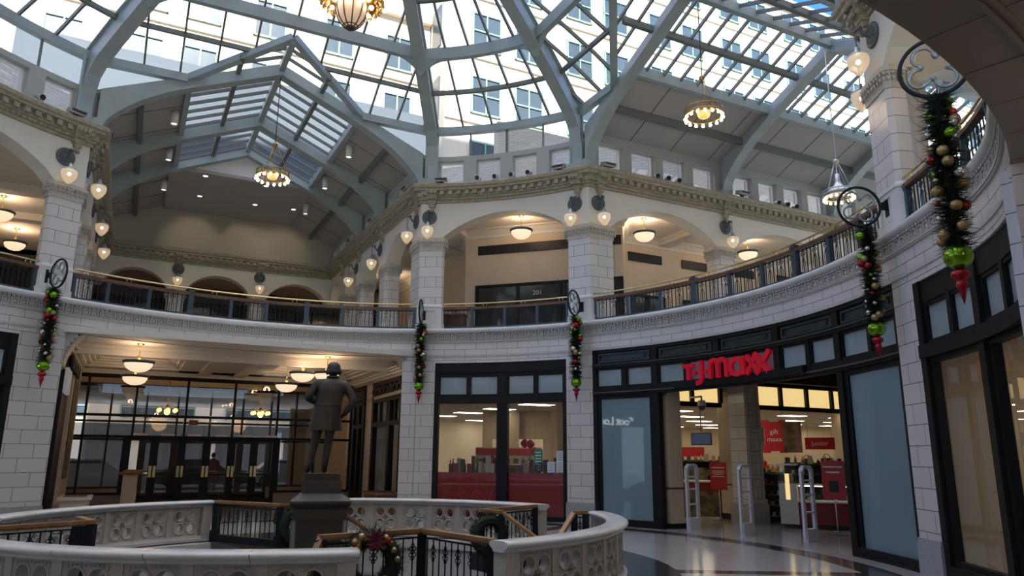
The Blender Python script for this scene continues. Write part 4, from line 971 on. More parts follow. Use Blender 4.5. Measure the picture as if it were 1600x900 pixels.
for (d, uu, lab, z) in ((9.25, -2.72, 'bowl pendant nearest the balcony edge, at the left of the entrance ceiling', 4.46), (12.6, -2.75, 'bowl pendant beyond the first at the left of the entrance ceiling', 4.56), (9.3, 2.15, 'bowl pendant half hidden behind the statue head', 4.46), (10.05, 1.62, 'bowl pendant just left of the statue head', 4.50), (12.7, 1.66, 'bowl pendant over the statue shoulder, deeper in the entrance', 4.56)):
    inst(LB2 if z > 4.55 else LB, v2 if z > 4.55 else u, W(AL, d, uu, z), 0, lab)
for (d, uu) in ((10.6, -3.3), (10.6, 1.2), (12.9, -2.2), (13.5, 2)):  # out-of-view pendants added to brighten the near soffit
    inst(LB, u, W(AN, d, uu, 4.47), 0, 'unseen bowl pendant added to light the soffit beside the camera')
# ---- ring chandeliers in the wings
def ring_chand(loc, lab, top, r=.43, cone=False):
    t = thing('ring_chandelier', lab, 'chandelier', loc, group='ring chandeliers hung from the wing roofs'); x, y, z = loc
    def L(p): return Vector((x + p[0], y + p[1], z + p[2]))
    m = 'silver' if cone else 'bronze_gold'
    b = MB(); b.tube([L((0, 0, .95)), L((0, 0, top - z))], .013, 6); b.build('chain', 'silver' if cone else 'dark_brown', t)
    MB().lathe([(0, 1.02), (.03, 1.02), (.07, .98), (.07, .94), (.03, .90), (.02, .82), (0, .82)], 14, loc).build('hub', m, t)
    b = MB()
    for k in range(3 if not cone else 4): a = 2 * pi * k / (3 if not cone else 4) + .5; b.tube([L((.05 * cos(a), .05 * sin(a), .93)), L((r * cos(a), r * sin(a), .16))], .009, 5)
    b.tube([L((0, 0, .85)), L((0, 0, .1))], .012, 6); b.build('rods', m, t)
    b = MB(); b.lathe([(r, .16), (r + .015, .16), (r + .015, .13), (r, .13)], 32, loc); b.lathe([(r, .03), (r + .02, .03), (r + .02, -.02), (r - .05, -.03), (r - .05, -.01), (r, 0)], 32, loc)
    for k in range(16): a = 2 * pi * k / 16; b.bar(L((r * cos(a), r * sin(a), .02)), L((r * cos(a), r * sin(a), .14)), .02, .02, (cos(a), sin(a), 0))
    b.build('ring', m, t)
    if cone: MB().lathe([(.03, .62), (.06, .60), (.07, .40), (.10, .34), (.12, .28), (.36, .10), (.40, .04), (0, .04)], 24, loc).build('cone', 'silver', t)
    else: MB().lathe([(.15, .12), (.155, .05), (.13, -.03), (.07, -.07), (0, -.08)], 20, loc).build('bowl', 'ochre_glass' if 'ochre_glass' in MATS else mat('ochre_glass', (.7, .4, .15), .4, emit=(1, .5, .18), es=.35) and 'ochre_glass', t)
    for k in range(16):
        a = 2 * pi * (k + .5) / 16; bb = MB(); bb.ball(L((r * cos(a), r * sin(a), -.07)), .036, 10, 8); bb.build('bulb', 'bulb_amber' if cone else 'bulb', t)
mat('bulb_amber', (1, .8, .5), .3, emit=(1, .62, .25), es=5)
ring_chand(W(AL, 7.95, 0, 9.12), 'ring chandelier of round bulbs hanging in the left hall', 12.2)
ring_chand(W(AR, 8.35, 0, 9.45), 'ring chandelier of round bulbs hanging in front of the right skylight', 12.4)
ring_chand(W(AR, 12.75, 0, 8.22), 'silver cone chandelier with amber bulbs behind the wheel bracket', 12.5, .36, True)
# ---- the big chandelier on the axis
t = thing('dome_chandelier', 'large gilt chandelier with ribbed glass bowl at the top edge of the photo', 'chandelier', (0, 0, 9.2))
MB().lathe([(.27, .52), (.275, .42), (.262, .30), (.225, .18), (.16, .08), (.08, .02), (0, 0)], 28, (0, 0, 9.24)).build('bowl', 'bowl_tan' if 'bowl_tan' in MATS else mat('bowl_tan', (.55, .42, .32), .35, emit=(1, .65, .4), es=.18) and 'bowl_tan', t)
b = MB()
for k in range(10): a = 2 * pi * k / 10; b.tube([(r * cos(a), r * sin(a), 9.24 + z) for r, z in ((.285, .52), (.29, .42), (.275, .30), (.238, .18), (.17, .075), (.09, .01), (.02, -.01))], .012, 5)
b.lathe([(.0, -.03), (.06, -.02), (.09, .01), (.09, .03), (0, .03)], 16, (0, 0, 9.23)); b.tube([(.135 * cos(a), .135 * sin(a), 9.28) for a in lin(0, 2 * pi * 19 / 20, 20)], .01, 5, True); b.build('ribs', 'dark_brown', t)
b = MB(); b.lathe([(.28, .50), (.34, .52), (.42, .56), (.52, .56), (.55, .60), (.50, .66), (.30, .72), (.20, .95), (.10, 1.3), (0, 1.3)], 32, (0, 0, 9.24))
for k in range(28):
    a = 2 * pi * k / 28
    for rr, zz, s_ in ((.56, .52, 1), (.47, .47, .8)): b.lathe([(0, -.06 * s_), (.035 * s_, -.02), (.03 * s_, .03), (0, .09 * s_)], 6, (rr * cos(a), rr * sin(a), 9.24 + zz))
b.build('crown', 'bronze_gold', t)
for k in range(16):
    a = 2 * pi * k / 16; rr = .60 if k % 2 else .36; zz = 9.76 if k % 2 else 9.66
    MB().ball((rr * cos(a), rr * sin(a), zz), .042, 10, 8).build('bulb', 'bulb', t)
MB().tube([(0, 0, 10.5), (0, 0, 15.2)], .03, 8).build('chain', 'bronze_gold', t)
# ---- cylinder and recessed downlights in the left hall
t = thing('cylinder_downlight', 'x', 'downlight', group='white cylinder downlights in the left hall'); CD = t
MB().lathe([(0, 0), (.10, 0), (.10, -.42), (.085, -.42), (.085, -.38), (0, -.38)], 18).build('body', 'white', t); MB().lathe([(.083, -.385), (0, -.386)], 18).build('lens', 'downlight', t)
u = []
for (d, uu, lab) in ((9.9, -2.55, 'white cylinder downlight in the first bay, left slope'), (12.9, -2.55, 'white cylinder downlight in the second bay, left slope'), (16.0, -2.55, 'white cylinder downlight in the last bay, left slope'), (9.9, 2.55, 'white cylinder downlight in the first bay, right slope'), (13.1, 2.55, 'white cylinder downlight in the second bay, right slope'), (16.3, 2.55, 'white cylinder downlight in the last bay, right slope')):
    inst(CD, u, W(AL, d, uu, 12.55 - .43 * abs(uu) - .1), 0, lab)
t = thing('recessed_downlight', 'x', 'downlight', group='recessed downlights in the flat ceiling'); RD = t
MB().lathe([(0, 0), (.09, 0), (.11, .0), (.11, -.015), (.085, -.02), (.08, -.005), (0, -.004)], 18).build('trim_ring', 'white', t); MB().lathe([(.08, -.008), (0, -.009)], 18).build('lens', 'downlight', t); u = []
for (d, uu, lab) in ((14.75, -1.29, 'recessed downlight nearest the gable, left one'), (17.1, -1.28, 'recessed downlight near the end wall, left one'), (17.1, .74, 'recessed downlight near the end wall, middle one'), (16.97, 2.2, 'recessed downlight near the end wall, right one'), (14.75, .78, 'recessed downlight nearest the gable, right one')):
    o_ = inst(RD, u, W(AL, d, uu, 11.28), 0, lab)
    if d > 16:
        li = bpy.data.lights.new('wash', 'SPOT'); li.energy = 22; li.spot_size = radians(60); li.spot_blend = .7; li.color = (1, .88, .7)
        lo = bpy.data.objects.new('light', li); COL.objects.link(lo); lo.location = W(AL, d, uu, 11.24); lo.rotation_euler = (Vector(W(AL, 19.3, uu, 10.0)) - lo.location).to_track_quat('-Z', 'Y').to_euler(); setpar(lo, o_)
# ---- spot cans and floodlights on the cornice
t = thing('spotlight', 'x', 'spotlight', group='spotlight cans along the cornice'); SPT = t
MB().box((0, 0, .02), (.12, .10, .04)).tube([(0, -.09, .03), (0, -.09, .14), (0, .09, .14), (0, .09, .03)], .012, 5).build('yoke', 'grey', t)
MB().cyl((-.14, 0, .17), (.12, 0, .10), .065, 14, .085).build('can', 'silver', t); MB().cyl((.121, 0, .0995), (.126, 0, .098), .07, 14).build('lens', 'black', t); u = []
for az, lab in ((77.5, 'first spotlight can on the cornice above door 201, leftmost'), (74.0, 'second spotlight can on the cornice above door 201'), (70.7, 'third spotlight can on the cornice above door 201, lit orange'), (67.3, 'fourth spotlight can on the cornice above door 201, rightmost')): inst(SPT, u, P(R - .22, az, 9.64), radians(az + 180), lab)
for d, lab in ((10.3, 'first of three silver cans on the first right arcade cornice'), (10.7, 'middle of three silver cans on the first right arcade cornice'), (11.1, 'last of three silver cans on the first right arcade cornice'), (15.2, 'first of three silver cans further down the right arcade cornice'), (15.6, 'middle of three silver cans further down the right arcade cornice'), (16.0, 'last of three silver cans further down the right arcade cornice')):
    n = W(AR, 0, 1); inst(SPT, u, W(AR, d, -4.2, 9.64), atan2(n.y, n.x) - .4, lab)
n = W(AL, 0, -1)
inst(SPT, u, P(R - .22, 155.0, 9.64), radians(-25), 'silver spotlight can on the cornice at the left edge')
t = thing('floodlight', 'x', 'floodlight', group='box floodlights at the feet of the roof trusses'); FL = t
MB().box((0, 0, .05), (.08, .10, .10)).build('bracket', 'dark_grey', t)
MB().hexa([(-.12, -.17, .10), (.14, -.19, .02), (.14, .19, .02), (-.12, .17, .10), (-.10, -.15, .22), (.20, -.19, .12), (.20, .19, .12), (-.10, .15, .22)]).build('housing', 'panel_grey', t); MB().hexa([(.141, -.17, .03), (.143, .17, .03), (.143, .17, .03), (.141, -.17, .03), (.198, -.17, .11), (.201, -.17, .11), (.201, .17, .11), (.198, .17, .11)]).build('lens', 'dark_grey', t); u = []
inst(FL, u, P(R - .26, 60.9, 9.64), radians(60.6 + 180), 'floodlight over the door 201 side of the corner pillar')
n = W(AR, 0, 1); inst(FL, u, W(AR, 8.5, -4.15, 9.64), atan2(n.y, n.x), 'floodlight beside it over the right arcade'); inst(FL, u, W(AR, 13.5, -4.05, 9.64), atan2(n.y, n.x), 'floodlight at the second truss of the right arcade')
n = W(AL, 0, -1); inst(FL, u, P(R - .26, 84.6, 9.64), radians(85.4 + 180), 'floodlight over the pillar left of door 201, rotunda side')
for d, lab in ((8.6, 'floodlight over the same pillar, hall side'), (12.2, 'floodlight at the second truss of the left hall'), (15.0, 'floodlight at the third truss of the left hall')): inst(FL, u, W(AL, d, 4.15, 9.64), atan2(n.y, n.x), lab)
n = W(AL, 0, 1); inst(FL, u, P(R - .26, 149.6, 9.64), radians(-32), 'floodlight on the leftmost pillar, rotunda side'); inst(FL, u, W(AL, 8.5, -4.15, 9.64), atan2(n.y, n.x), 'floodlight on the leftmost pillar, hall side')
# ---- wheel brackets and Christmas garlands
t = thing('wheel_bracket', 'x', 'bracket', group='wheel brackets on the pillars'); WB = t     # +x points from the wall into the room
MB().tube([(.47 + .335 * cos(a), 0, .335 * sin(a)) for a in lin(0, 2 * pi * 39 / 40, 40)], .024, 6, True).build('ring', 'iron', t)
b = MB()
for k in range(4):
    a = k * pi / 2 + pi / 4 + .2; cx, cz = .47 + .175 * cos(a), .175 * sin(a)
    b.tube([(cx + .105 * cos(a + q), 0, cz + .105 * sin(a + q)) for q in lin(-2.35, 2.35, 14)], .019, 6)
for k in range(4): a = k * pi / 2 + .2; b.ball((.47 + .13 * cos(a), 0, .13 * sin(a)), .034, 8, 6)
b.build('quatrefoil', 'silver_grey' if 'silver_grey' in MATS else mat('silver_grey', (.28, .32, .33), .4, .5) and 'silver_grey', t)
b = MB(); b.box((.015, 0, -.02), (.03, .13, .32)); b.box((.08, 0, 0), (.13, .05, .12)); b.build('wall_bracket', 'iron', t)
RAND = random.Random(11)
def garland_proto():
    t = thing('christmas_garland', 'x', 'garland', group='Christmas garlands under the wheel brackets'); rr = RAND
    f = MB(); f.tube([(0, 0, 0), (0, 0, -1.75)], .05, 6, sm=False)
    for k in range(2600):
        z = -rr.random() * 1.78; a = rr.random() * 2 * pi; wd = .165 * (1 - .22 * abs(z + .9)) + .02
        p = Vector((.03 * cos(a), .03 * sin(a), z)); L = wd * (.6 + .7 * rr.random()); q = p + Vector((L * cos(a), L * sin(a), -.10 + .17 * rr.random())); s_ = Vector((-sin(a), cos(a), rr.uniform(-1, 1))) * .007
        f.add([p - s_, p + s_, q], [(0, 1, 2)])
    f.build('greenery', 'fir', t)
    f = MB()
    for k in range(420):
        z = -rr.random() * 1.78; a = rr.random() * 2 * pi; L = .21 * (.7 + .5 * rr.random())
        p = Vector((.05 * cos(a), .05 * sin(a), z)); q = p + Vector((L * cos(a), L * sin(a), -.08 + .13 * rr.random())); s_ = Vector((-sin(a), cos(a), rr.uniform(-1, 1))) * .008
        f.add([p - s_, p + s_, q], [(0, 1, 2)])
    f.build('sprigs', 'fir_light', t)
    z = -.06; k = 0
    cols = ['green_ball', 'silver_ball', 'red_ball', 'gold_ball']
    while z > -1.68:
        for j in range(3):
            a = rr.random() * 2 * pi; r = (.034, .046, .060, .080)[min(3, int(rr.random() ** 1.5 * 4))]; m = cols[(k * 7 + j * 3 + int(rr.random() * 2)) % 4]
            if m == 'gold_ball' and r < .05: r = .06
            MB().ball((.125 * cos(a), .125 * sin(a), z - .05 * j), r, 12, 8).build('bauble', m, t)
        z -= .125; k += 1
    b = MB().ball((0, 0, -1.84), .145, 18, 12, .92); o_ = b.build('big_bauble', 'green_ball', t)
    MB().lathe([(0, 0), (.03, -.01), (.09, -.05), (.095, -.09), (.04, -.14), (.05, -.16), (.06, -.19), (.035, -.24), (.012, -.36), (0, -.40)], 16, (0, 0, -1.96)).build('finial', 'red_ball', t)
    return t
GP = garland_proto(); u, u2 = [], []
for az, rho, z, la, sc in ((57.7, 8.68, 5.70, 'over the pillar between the wide shopfront and the red-skirted window', .97), (87.5, 8.68, 5.70, 'on the pillar right of the entrance, behind the statue', .97), (149.2, 8.68, 5.70, 'on the leftmost pillar', 1), (-3.5, 8.68, 5.70, 'in front of the wide shopfront, second nearest', .92), (-32.4, 8.62, 5.80, 'nearest the camera at the upper right, the largest in view', 1)):
    w_ = inst(WB, u, P(rho + .47, az, z), radians(az + 180), 'black wheel bracket with quatrefoil ' + la.replace('in front of', 'beside').replace('the largest in view', 'largest in view'))
    inst(GP, u2, P(rho + (.03 if az < -20 else .08), az, z - .34), radians(az * 3.1 + 40), 'Christmas garland with baubles ' + la, sc)
# ================================================================== the well in the floor: balustrades, landings, statue
RW = 4.60
def panel_mesh(aw, z0, z1):
    # pierced square panel: four roundels round a small cross, mapped on the circle
    w = RW * radians(aw) / 2; h = (z1 - z0) / 2; cu = bpy.data.curves.new('pc', 'CURVE'); cu.dimensions = '2D'; cu.fill_mode = 'BOTH'; cu.extrude = .05; cu.bevel_depth = .008; cu.bevel_resolution = 0
    def poly(pts):
        s = cu.splines.new('POLY'); s.points.add(len(pts) - 1); s.use_cyclic_u = True
        for p, (x, y) in zip(s.points, pts): p.co = (x, y, 0, 1)
    n = 10
    poly([(-w + 2 * w * i / n, -h) for i in range(n)] + [(w, -h + 2 * h * i / n) for i in range(n)] + [(w - 2 * w * i / n, h) for i in range(n)] + [(-w, h - 2 * h * i / n) for i in range(n)])
    q = min(w, h) * .46; r = min(w, h) * .36
    for sx, sy in ((-1, -1), (1, -1), (1, 1), (-1, 1)): poly([(sx * q + r * cos(2 * pi * k / 22), sy * q + r * sin(2 * pi * k / 22)) for k in range(22)])
    c = min(w, h) * .085; e = min(w, h) * .26
    poly([(-c, -e), (c, -e), (c, -c), (e, -c), (e, c), (c, c), (c, e), (-c, e), (-c, c), (-e, c), (-e, -c), (-c, -c)])
    ob = bpy.data.objects.new('pc', cu); COL.objects.link(ob); me = bpy.data.meshes.new_from_object(ob.evaluated_get(bpy.context.evaluated_depsgraph_get()))
    bpy.data.objects.remove(ob); bpy.data.curves.remove(cu)
    b = MB(); b.add([P(RW + v.co.z, degrees_(v.co.x / RW), (z0 + z1) / 2 + v.co.y) for v in me.vertices], [tuple(p.vertices) for p in me.polygons])
    bpy.data.meshes.remove(me)
    # moulded rings round the roundels and the row of little square blocks round the edge
    for s in (-1, 1):
        rr = RW + s * .058
        def Q(x, y, t=0): return P(rr + s * t, degrees_(x / RW), (z0 + z1) / 2 + y)
        for sx, sy in ((-1, -1), (1, -1), (1, 1), (-1, 1)): b.tube([Q(sx * q + r * 1.1 * cos(2 * pi * k / 18), sy * q + r * 1.1 * sin(2 * pi * k / 18)) for k in range(18)], .017, 5, True)
        for k in range(4): a = pi / 4 + k * pi / 2; b.tube([Q(e * 1.35 * cos(a) * .3 + .06 * cos(a + d), e * 1.35 * sin(a) * .3 + .06 * sin(a + d)) for d in lin(-1.9, 1.9, 7)], .012, 5)
        def blk(x, y):
            g = .011; b.hexa([Q(x - g, y - g), Q(x + g, y - g), Q(x + g, y + g), Q(x - g, y + g), Q(x - g, y - g, .012), Q(x + g, y - g, .012), Q(x + g, y + g, .012), Q(x - g, y + g, .012)])
        m = int(2 * w * .86 / .05)
        for k in range(m + 1):
            x = -w * .86 + 2 * w * .86 * k / m; blk(x, h * .9); blk(x, -h * .9)
        m2 = int(2 * h * .8 / .05)
        for k in range(m2 + 1): y = -h * .8 + 2 * h * .8 * k / m2; blk(-w * .86, y); blk(w * .86, y)
    o = b.build('panel', 'terracotta_light'); me = o.data; bpy.data.objects.remove(o); return me
def degrees_(x): return x * 180 / pi
mat('terracotta_light', (.55, .51, .45), .32, noise=.08, nscale=14)
PW, ST = 6.6, 1.35
PAN = panel_mesh(PW, .10, .635)
sm = MB().arc(RW - .075, RW + .075, -ST / 2, ST / 2, .06, .65, 1); STILE = mesh_of(sm, 'stile', 'terracotta_light')
def coping(a0, a1):
    pr = [(x, .765 - (.765 - z) * .72) for x, z in [(-.10, .60), (-.10, .63), (-.125, .655), (-.155, .675), (-.165, .70), (-.16, .73), (-.135, .752), (-.09, .765), (.09, .765), (.135, .752), (.16, .73), (.165, .70), (.155, .675), (.125, .655), (.10, .63), (.10, .60)]]
    b = MB().lathe([(RW + x, z) for x, z in pr], max(4, int(abs(a1 - a0) / 1.5)), a0=a0, a1=a1); m = len(pr); n = len(b.v) // m
    b.f += [tuple(range(m))[::-1], tuple((n - 1) * m + k for k in range(m))]; b.sm += [False, False]
    return b
def balustrade(a0, a1, label):
    c = (a0 + a1) / 2; t = thing('balustrade', label, 'balustrade', P(RW, c, 0), group='white terracotta balustrades round the well')
    coping(a0 - .3, a1 + .3).build('coping', 'glazed', t)
    jn = MB()
    for a in lin(a0, a1, max(3, int((a1 - a0) / 10)))[1:-1]: jn.lathe([(RW + x * 1.006, .765 - (.765 - z) * .72 + .0015) for x, z in [(-.10, .60), (-.10, .63), (-.155, .675), (-.165, .70), (-.16, .73), (-.09, .765), (.09, .765), (.16, .73), (.165, .70), (.155, .675), (.10, .63), (.10, .60)]], 1, a0=a - .05, a1=a + .05)
    jn.build('joints', 'joint', t)
    MB().arc(RW - .13, RW + .13, a0 - .2, a1 + .2, 0, .05, 1.5).arc(RW - .09, RW + .09, a0 - .1, a1 + .1, .05, .10, 1.5).build('base', 'glazed', t)
    for a in (a0 + 1.1, a1 - 1.1): MB().arc(RW - .11, RW + .11, a - 1.1, a + 1.1, .05, .65, 1).build('end_post', 'terracotta_light', t)
    s0, s1 = a0 + 2.2, a1 - 2.2; n = int(round((s1 - s0) / (PW + ST))); p = (s1 - s0) / n
    for k in range(n):
        rot_obj('panel', PAN, s0 + p * (k + .5), t)
        if k: rot_obj('stile', STILE, s0 + p * k, t)
        gap = (p - PW)
        if gap > ST + .05: MB().arc(RW - .06, RW + .06, s0 + p * k, s0 + p * k + gap / 2 + .05, .08, .65, 1).arc(RW - .06, RW + .06, s0 + p * (k + 1) - gap / 2 - .05, s0 + p * (k + 1), .08, .65, 1).build('filler', 'terracotta_light', t)
balustrade(-143.5, -71.6, 'nearest pierced white balustrade, running off the lower left corner')
balustrade(-51.5, 14.2, 'pierced white balustrade curving round in front of the shiny open floor')
balustrade(38.6, 101, 'pierced white balustrade behind the statue, below the red-skirted window')
balustrade(131.8, 192, 'pierced white balustrade before the entrance doors at the far left')
# landings inside the four gaps
ld = MB()
def patch(a0, a1, r0=2.95, r1=4.43): ld.arc(r0, r1, a0, a1, -.3, -.005, 2)
patch(-77, -50); patch(14, 39.5); patch(98, 132); patch(-165, -142.5)
S(ld, 'floor_landing', 'floor')
# iron railings with wooden handrails
def iron_rail(pts, label, drop=None, wreath=None, plain=False):
    pts = [Vector((p.x, p.y, 0)) for p in pts]; mid = pts[len(pts) // 2]
    t = thing('stair_railing', label, 'railing', (mid.x, mid.y, 0), group='iron railings with wooden handrails at the well')
    hr = MB()
    for p, q in zip(pts, pts[1:]): d = (q - p).normalized(); hr.bar(p - d * .03 + Z * .745, q + d * .03 + Z * .745, .10, .045); hr.bar(p + Z * .715, q + Z * .715, .06, .03)
    if drop is not None: hr.bar(pts[-1] + Z * .74, drop, .08, .05)
    hr.build('handrail', 'wood_light', t)
    b = MB()
    for p, q in zip(pts, pts[1:]): b.bar(p + Z * .06, q + Z * .06, .10, .12); b.bar(p + Z * .66, q + Z * .66, .02, .02)
    b.build('bottom_rail', 'iron', t)
    for p in pts: MB().box(p + Z * .36, (.11, .11, .70)).box(p + Z * .1, (.15, .15, .2)).build('newel_post', 'iron', t)
    for p, q in zip(pts, pts[1:]):
        L = (q - p).length; n = max(2, int(L / .125)); d = (q - p).normalized()
        for k in range(1, n):
            c = p + (q - p) * (k / n); m = MB()
            m.box(c + Z * .39, (.016, .016, .56))
            if k % 2 and not plain:
                for (x, z) in ((-.028, .53), (.028, .53), (0, .57), (0, .49), (-.028, .46), (.028, .46), (0, .42)): m.tube([c + d * (x + .024 * cos(a)) + Z * (z + .024 * sin(a)) for a in lin(0, 2 * pi * 7 / 8, 8)], .007, 4, True)
            m.build('baluster', 'iron', t)
    return t
iron_rail([P(4.40, -50.9), P(2.94, -50.6), P(3.23, -75.5)], 'iron railing with bent wooden handrail in front, carrying the decorated wreath', P(3.5, -78.5, .3))
iron_rail([P(4.40, 38.4), P(2.85, 29.5), P(3.0, 19.5)], 'iron railing with wooden handrail at the right-hand stair, a plain wreath on it', P(3.75, 8, .15))
iron_rail([P(4.40, 131), P(2.72, 119.3), P(2.75, 100)], 'iron railing beside the statue pedestal, ending at the far left balustrade', P(3.6, 88, .15))
iron_rail([P(4.40, -144.5), P(3.12, -152.8), P(3.4, -166)], 'iron railing with wooden handrail at the left edge, in front of the far balustrade')
iron_rail([P(4.40, 14.6), P(4.2, 14.8)], 'short stair handrail at the end of the curving balustrade', P(3.7, 5, .3))
# wreaths
def wreath(c, nrm, R0, label, deco, seed):
    rr = random.Random(seed); c = Vector(c); n = Vector(nrm).normalized(); ex = Z.cross(n).normalized(); ey = n.cross(ex)
    t = thing('wreath', label, 'wreath', c); f = MB(); k0 = MB()
    for k in range(2600):
        a = rr.random() * 2 * pi; b = rr.random() * 2 * pi; o = ex * cos(a) + ey * sin(a); p = c + o * (R0 * .74); L = R0 * (.30 + .20 * rr.random())
        dv = o * cos(b) + n * sin(b) * .8 + (ex * -sin(a) + ey * cos(a)) * rr.uniform(-.9, .9); q = p + dv * L; s_ = dv.cross(Vector((rr.uniform(-1, 1), rr.uniform(-1, 1), rr.uniform(-1, 1)))).normalized() * .009
        (f if k % 4 else k0).add([p - s_, p + s_, q], [(0, 1, 2)])
    f.tube([c + (ex * cos(a) + ey * sin(a)) * R0 * .74 for a in lin(0, 2 * pi * 23 / 24, 24)], R0 * .27, 7, True, False)
    f.build('greenery', 'fir', t); k0.build('sprigs', 'fir_light', t)
    if deco:
        for k in range(30):
            a = rr.random() * 2 * pi if k > 8 else rr.uniform(.6, 2.6); p = c + (ex * cos(a) + ey * sin(a)) * R0 * rr.uniform(.62, .92) + n * R0 * .36
            MB().ball(p, rr.choice((.028, .036, .046)), 10, 8).build('bauble', ('gold_ball', 'red_ball', 'gold_ball')[k % 3], t)
        b = MB()   # red and gold ribbon flower at the top
        for k in range(9):
            a = 2 * pi * k / 9; d = ex * cos(a) + ey * sin(a); p = c + ey * R0 * .72 + ex * .05 + n * R0 * .46; s_ = (ex * -sin(a) + ey * cos(a)) * .035
            b.add([p, p + d * .07 + s_ + n * .03, p + d * .14, p + d * .07 - s_ + n * .03], [(0, 1, 2, 3)])
        b.build('ribbon', 'cloth_maroon', t); b = MB()
        for k in range(7):
            c0 = c + (ex * cos(.9 + k * .3) + ey * sin(.9 + k * .3)) * R0 * rr.uniform(.55, .95) + n * R0 * .42
            for q in range(5): a = 2 * pi * q / 5 + k; d = ex * cos(a) + ey * sin(a); s_ = (ex * -sin(a) + ey * cos(a)) * .016; b.add([c0, c0 + d * .03 + s_ + n * .012, c0 + d * .055, c0 + d * .03 - s_ + n * .012], [(0, 1, 2, 3)])
        b.build('cream_flowers', 'gold_ball', t)
    return t
camn = Vector((CAMP.x, CAMP.y, 0)).normalized()
pm_ = (P(2.94, -50.6) + P(3.23, -75.5)) / 2
wreath(P(3.02, -64.5, .44) + camn * .16, camn, .36, 'fir wreath with gold baubles and dark red ribbon on the front railing', True, 3)
wreath(P(2.85, 25.0, .36) + camn * .15, camn, .33, 'plain dark fir wreath on the railing of the right-hand stair', False, 4)
wreath(P(2.74, 112.0, .36) + camn * .15, camn, .34, 'plain dark fir wreath between the pedestal and the far left balustrade', False, 5)
# ---- pedestal and bronze statue on the axis
zr = radians(-76 + 90); t = thing('statue_pedestal', 'dark stone pedestal carrying the bronze statue', 'pedestal', (0, 0, -4.4), zr)
def ob(mb, wx, wy, z0, z1, wx2=None, wy2=None):
    wx2 = wx if wx2 is None else wx2; wy2 = wy if wy2 is None else wy2; ex = Vector((cos(zr), sin(zr), 0)); ey = Vector((-sin(zr), cos(zr), 0))
    f = lambda sx, sy, a, b, z: ex * (sx * a / 2) + ey * (sy * b / 2) + Z * z
    mb.hexa([f(-1, -1, wx, wy, z0), f(1, -1, wx, wy, z0), f(1, 1, wx, wy, z0), f(-1, 1, wx, wy, z0), f(-1, -1, wx2, wy2, z1), f(1, -1, wx2, wy2, z1), f(1, 1, wx2, wy2, z1), f(-1, 1, wx2, wy2, z1)])
b = MB(); ob(b, .78, .78, -4.4, .70); ob(b, .82, .82, .70, .74); ob(b, .80, .80, .74, .88); b.build('shaft', 'granite', t)
b = MB()
for sx in (-1, 1):
    for sy in (-1, 1):
        ex = Vector((cos(zr), sin(zr), 0)); ey = Vector((-sin(zr), cos(zr), 0)); p = ex * sx * .37 + ey * sy * .37
        b.tube([p + Z * -4, p + Z * .7], .05, 8)
b.build('corner_shafts', 'granite', t)
b = MB(); ob(b, .84, .84, .88, .94, .90, .90); ob(b, .90, .90, .94, .98); ob(b, .90, .90, .98, 1.10, .56, .56); b.build('cap', 'granite', t)
b = MB(); ob(b, .60, .60, 1.04, 1.27); ob(b, .56, .56, 1.27, 1.29); b.build('upper_block', 'granite', t)
st = thing('statue', 'bronze statue of a standing man in a long coat, seen from behind', 'statue', (0, 0, 1.29), zr)
b = MB(); ob(b, .54, .54, 1.29, 1.38); b.build('plinth', 'bronze', st)
def skin(name, verts, edges, radii, m, parent, mat_w, subs=2, root=0):
    me = bpy.data.meshes.new(name); me.from_pydata([tuple(v) for v in verts], edges, []); ob_ = bpy.data.objects.new(name, me); COL.objects.link(ob_)
    md = ob_.modifiers.new('s', 'SKIN'); md.use_smooth_shade = True
    for i, r in enumerate(radii):
        sv_ = me.skin_vertices[0].data[i]; sv_.radius = r if isinstance(r, tuple) else (r, r); sv_.use_root = (i == root)
    sb_ = ob_.modifiers.new('u', 'SUBSURF'); sb_.levels = subs; sb_.render_levels = subs
    bpy.context.view_layer.update(); m2 = bpy.data.meshes.new_from_object(ob_.evaluated_get(bpy.context.evaluated_depsgraph_get()))
    bpy.data.objects.remove(ob_); m2.transform(mat_w); m2.name = name; m2.materials.clear(); m2.materials.append(MATS[m])
    for p in m2.polygons: p.use_smooth = True
    o_ = bpy.data.objects.new(name, m2); COL.objects.link(o_)
    if parent is not None: setpar(o_, parent)
    return o_
MS = Matrix.Translation((0, 0, 1.38)) @ Matrix.Rotation(zr, 4, 'Z')
V = []; Ed = []; Rr = []
def ch(par, pts):
    for p, r in pts:
        V.append(Vector(p)); Rr.append(r); i = len(V) - 1
        if par is not None: Ed.append((par, i))
        par = i
    return par
p0 = ch(None, [((0, 0, .94), .15)])
chest = ch(p0, [((.02, 0, 1.12), .15), ((.05, 0, 1.34), .15)])
neck = ch(chest, [((.065, .0, 1.475), .065), ((.07, .015, 1.545), .06)]); ch(neck, [((.075, .02, 1.635), .095), ((.075, .015, 1.70), .075)])
ch(p0, [((-.09, 0, .86), .10), ((-.15, .035, .48), .072), ((-.22, .0, .10), .052), ((-.235, .05, .045), .045), ((-.26, .16, .03), .035)])
ch(p0, [((.09, 0, .86), .10), ((.06, .03, .48), .072), ((.02, 0, .10), .052), ((.02, .05, .045), .045), ((.03, .17, .03), .035)])
def hand(w, base, dirs):
    h = ch(w, [(base, (.034, .022))])
    for k, (dx, dy, dz, L) in enumerate(dirs):
        d = Vector((dx, dy, dz)).normalized(); b0 = Vector(base)
        ch(h, [(b0 + d * L * .45, .011), (b0 + d * L * .75 + Vector((0, .012, -.01)), .010), (b0 + d * L + Vector((0, .03, -.02)), .008)])
w = ch(chest, [((-.17, 0, 1.41), .085), ((-.31, -.05, 1.18), .072), ((-.20, .17, 1.13), .052)])
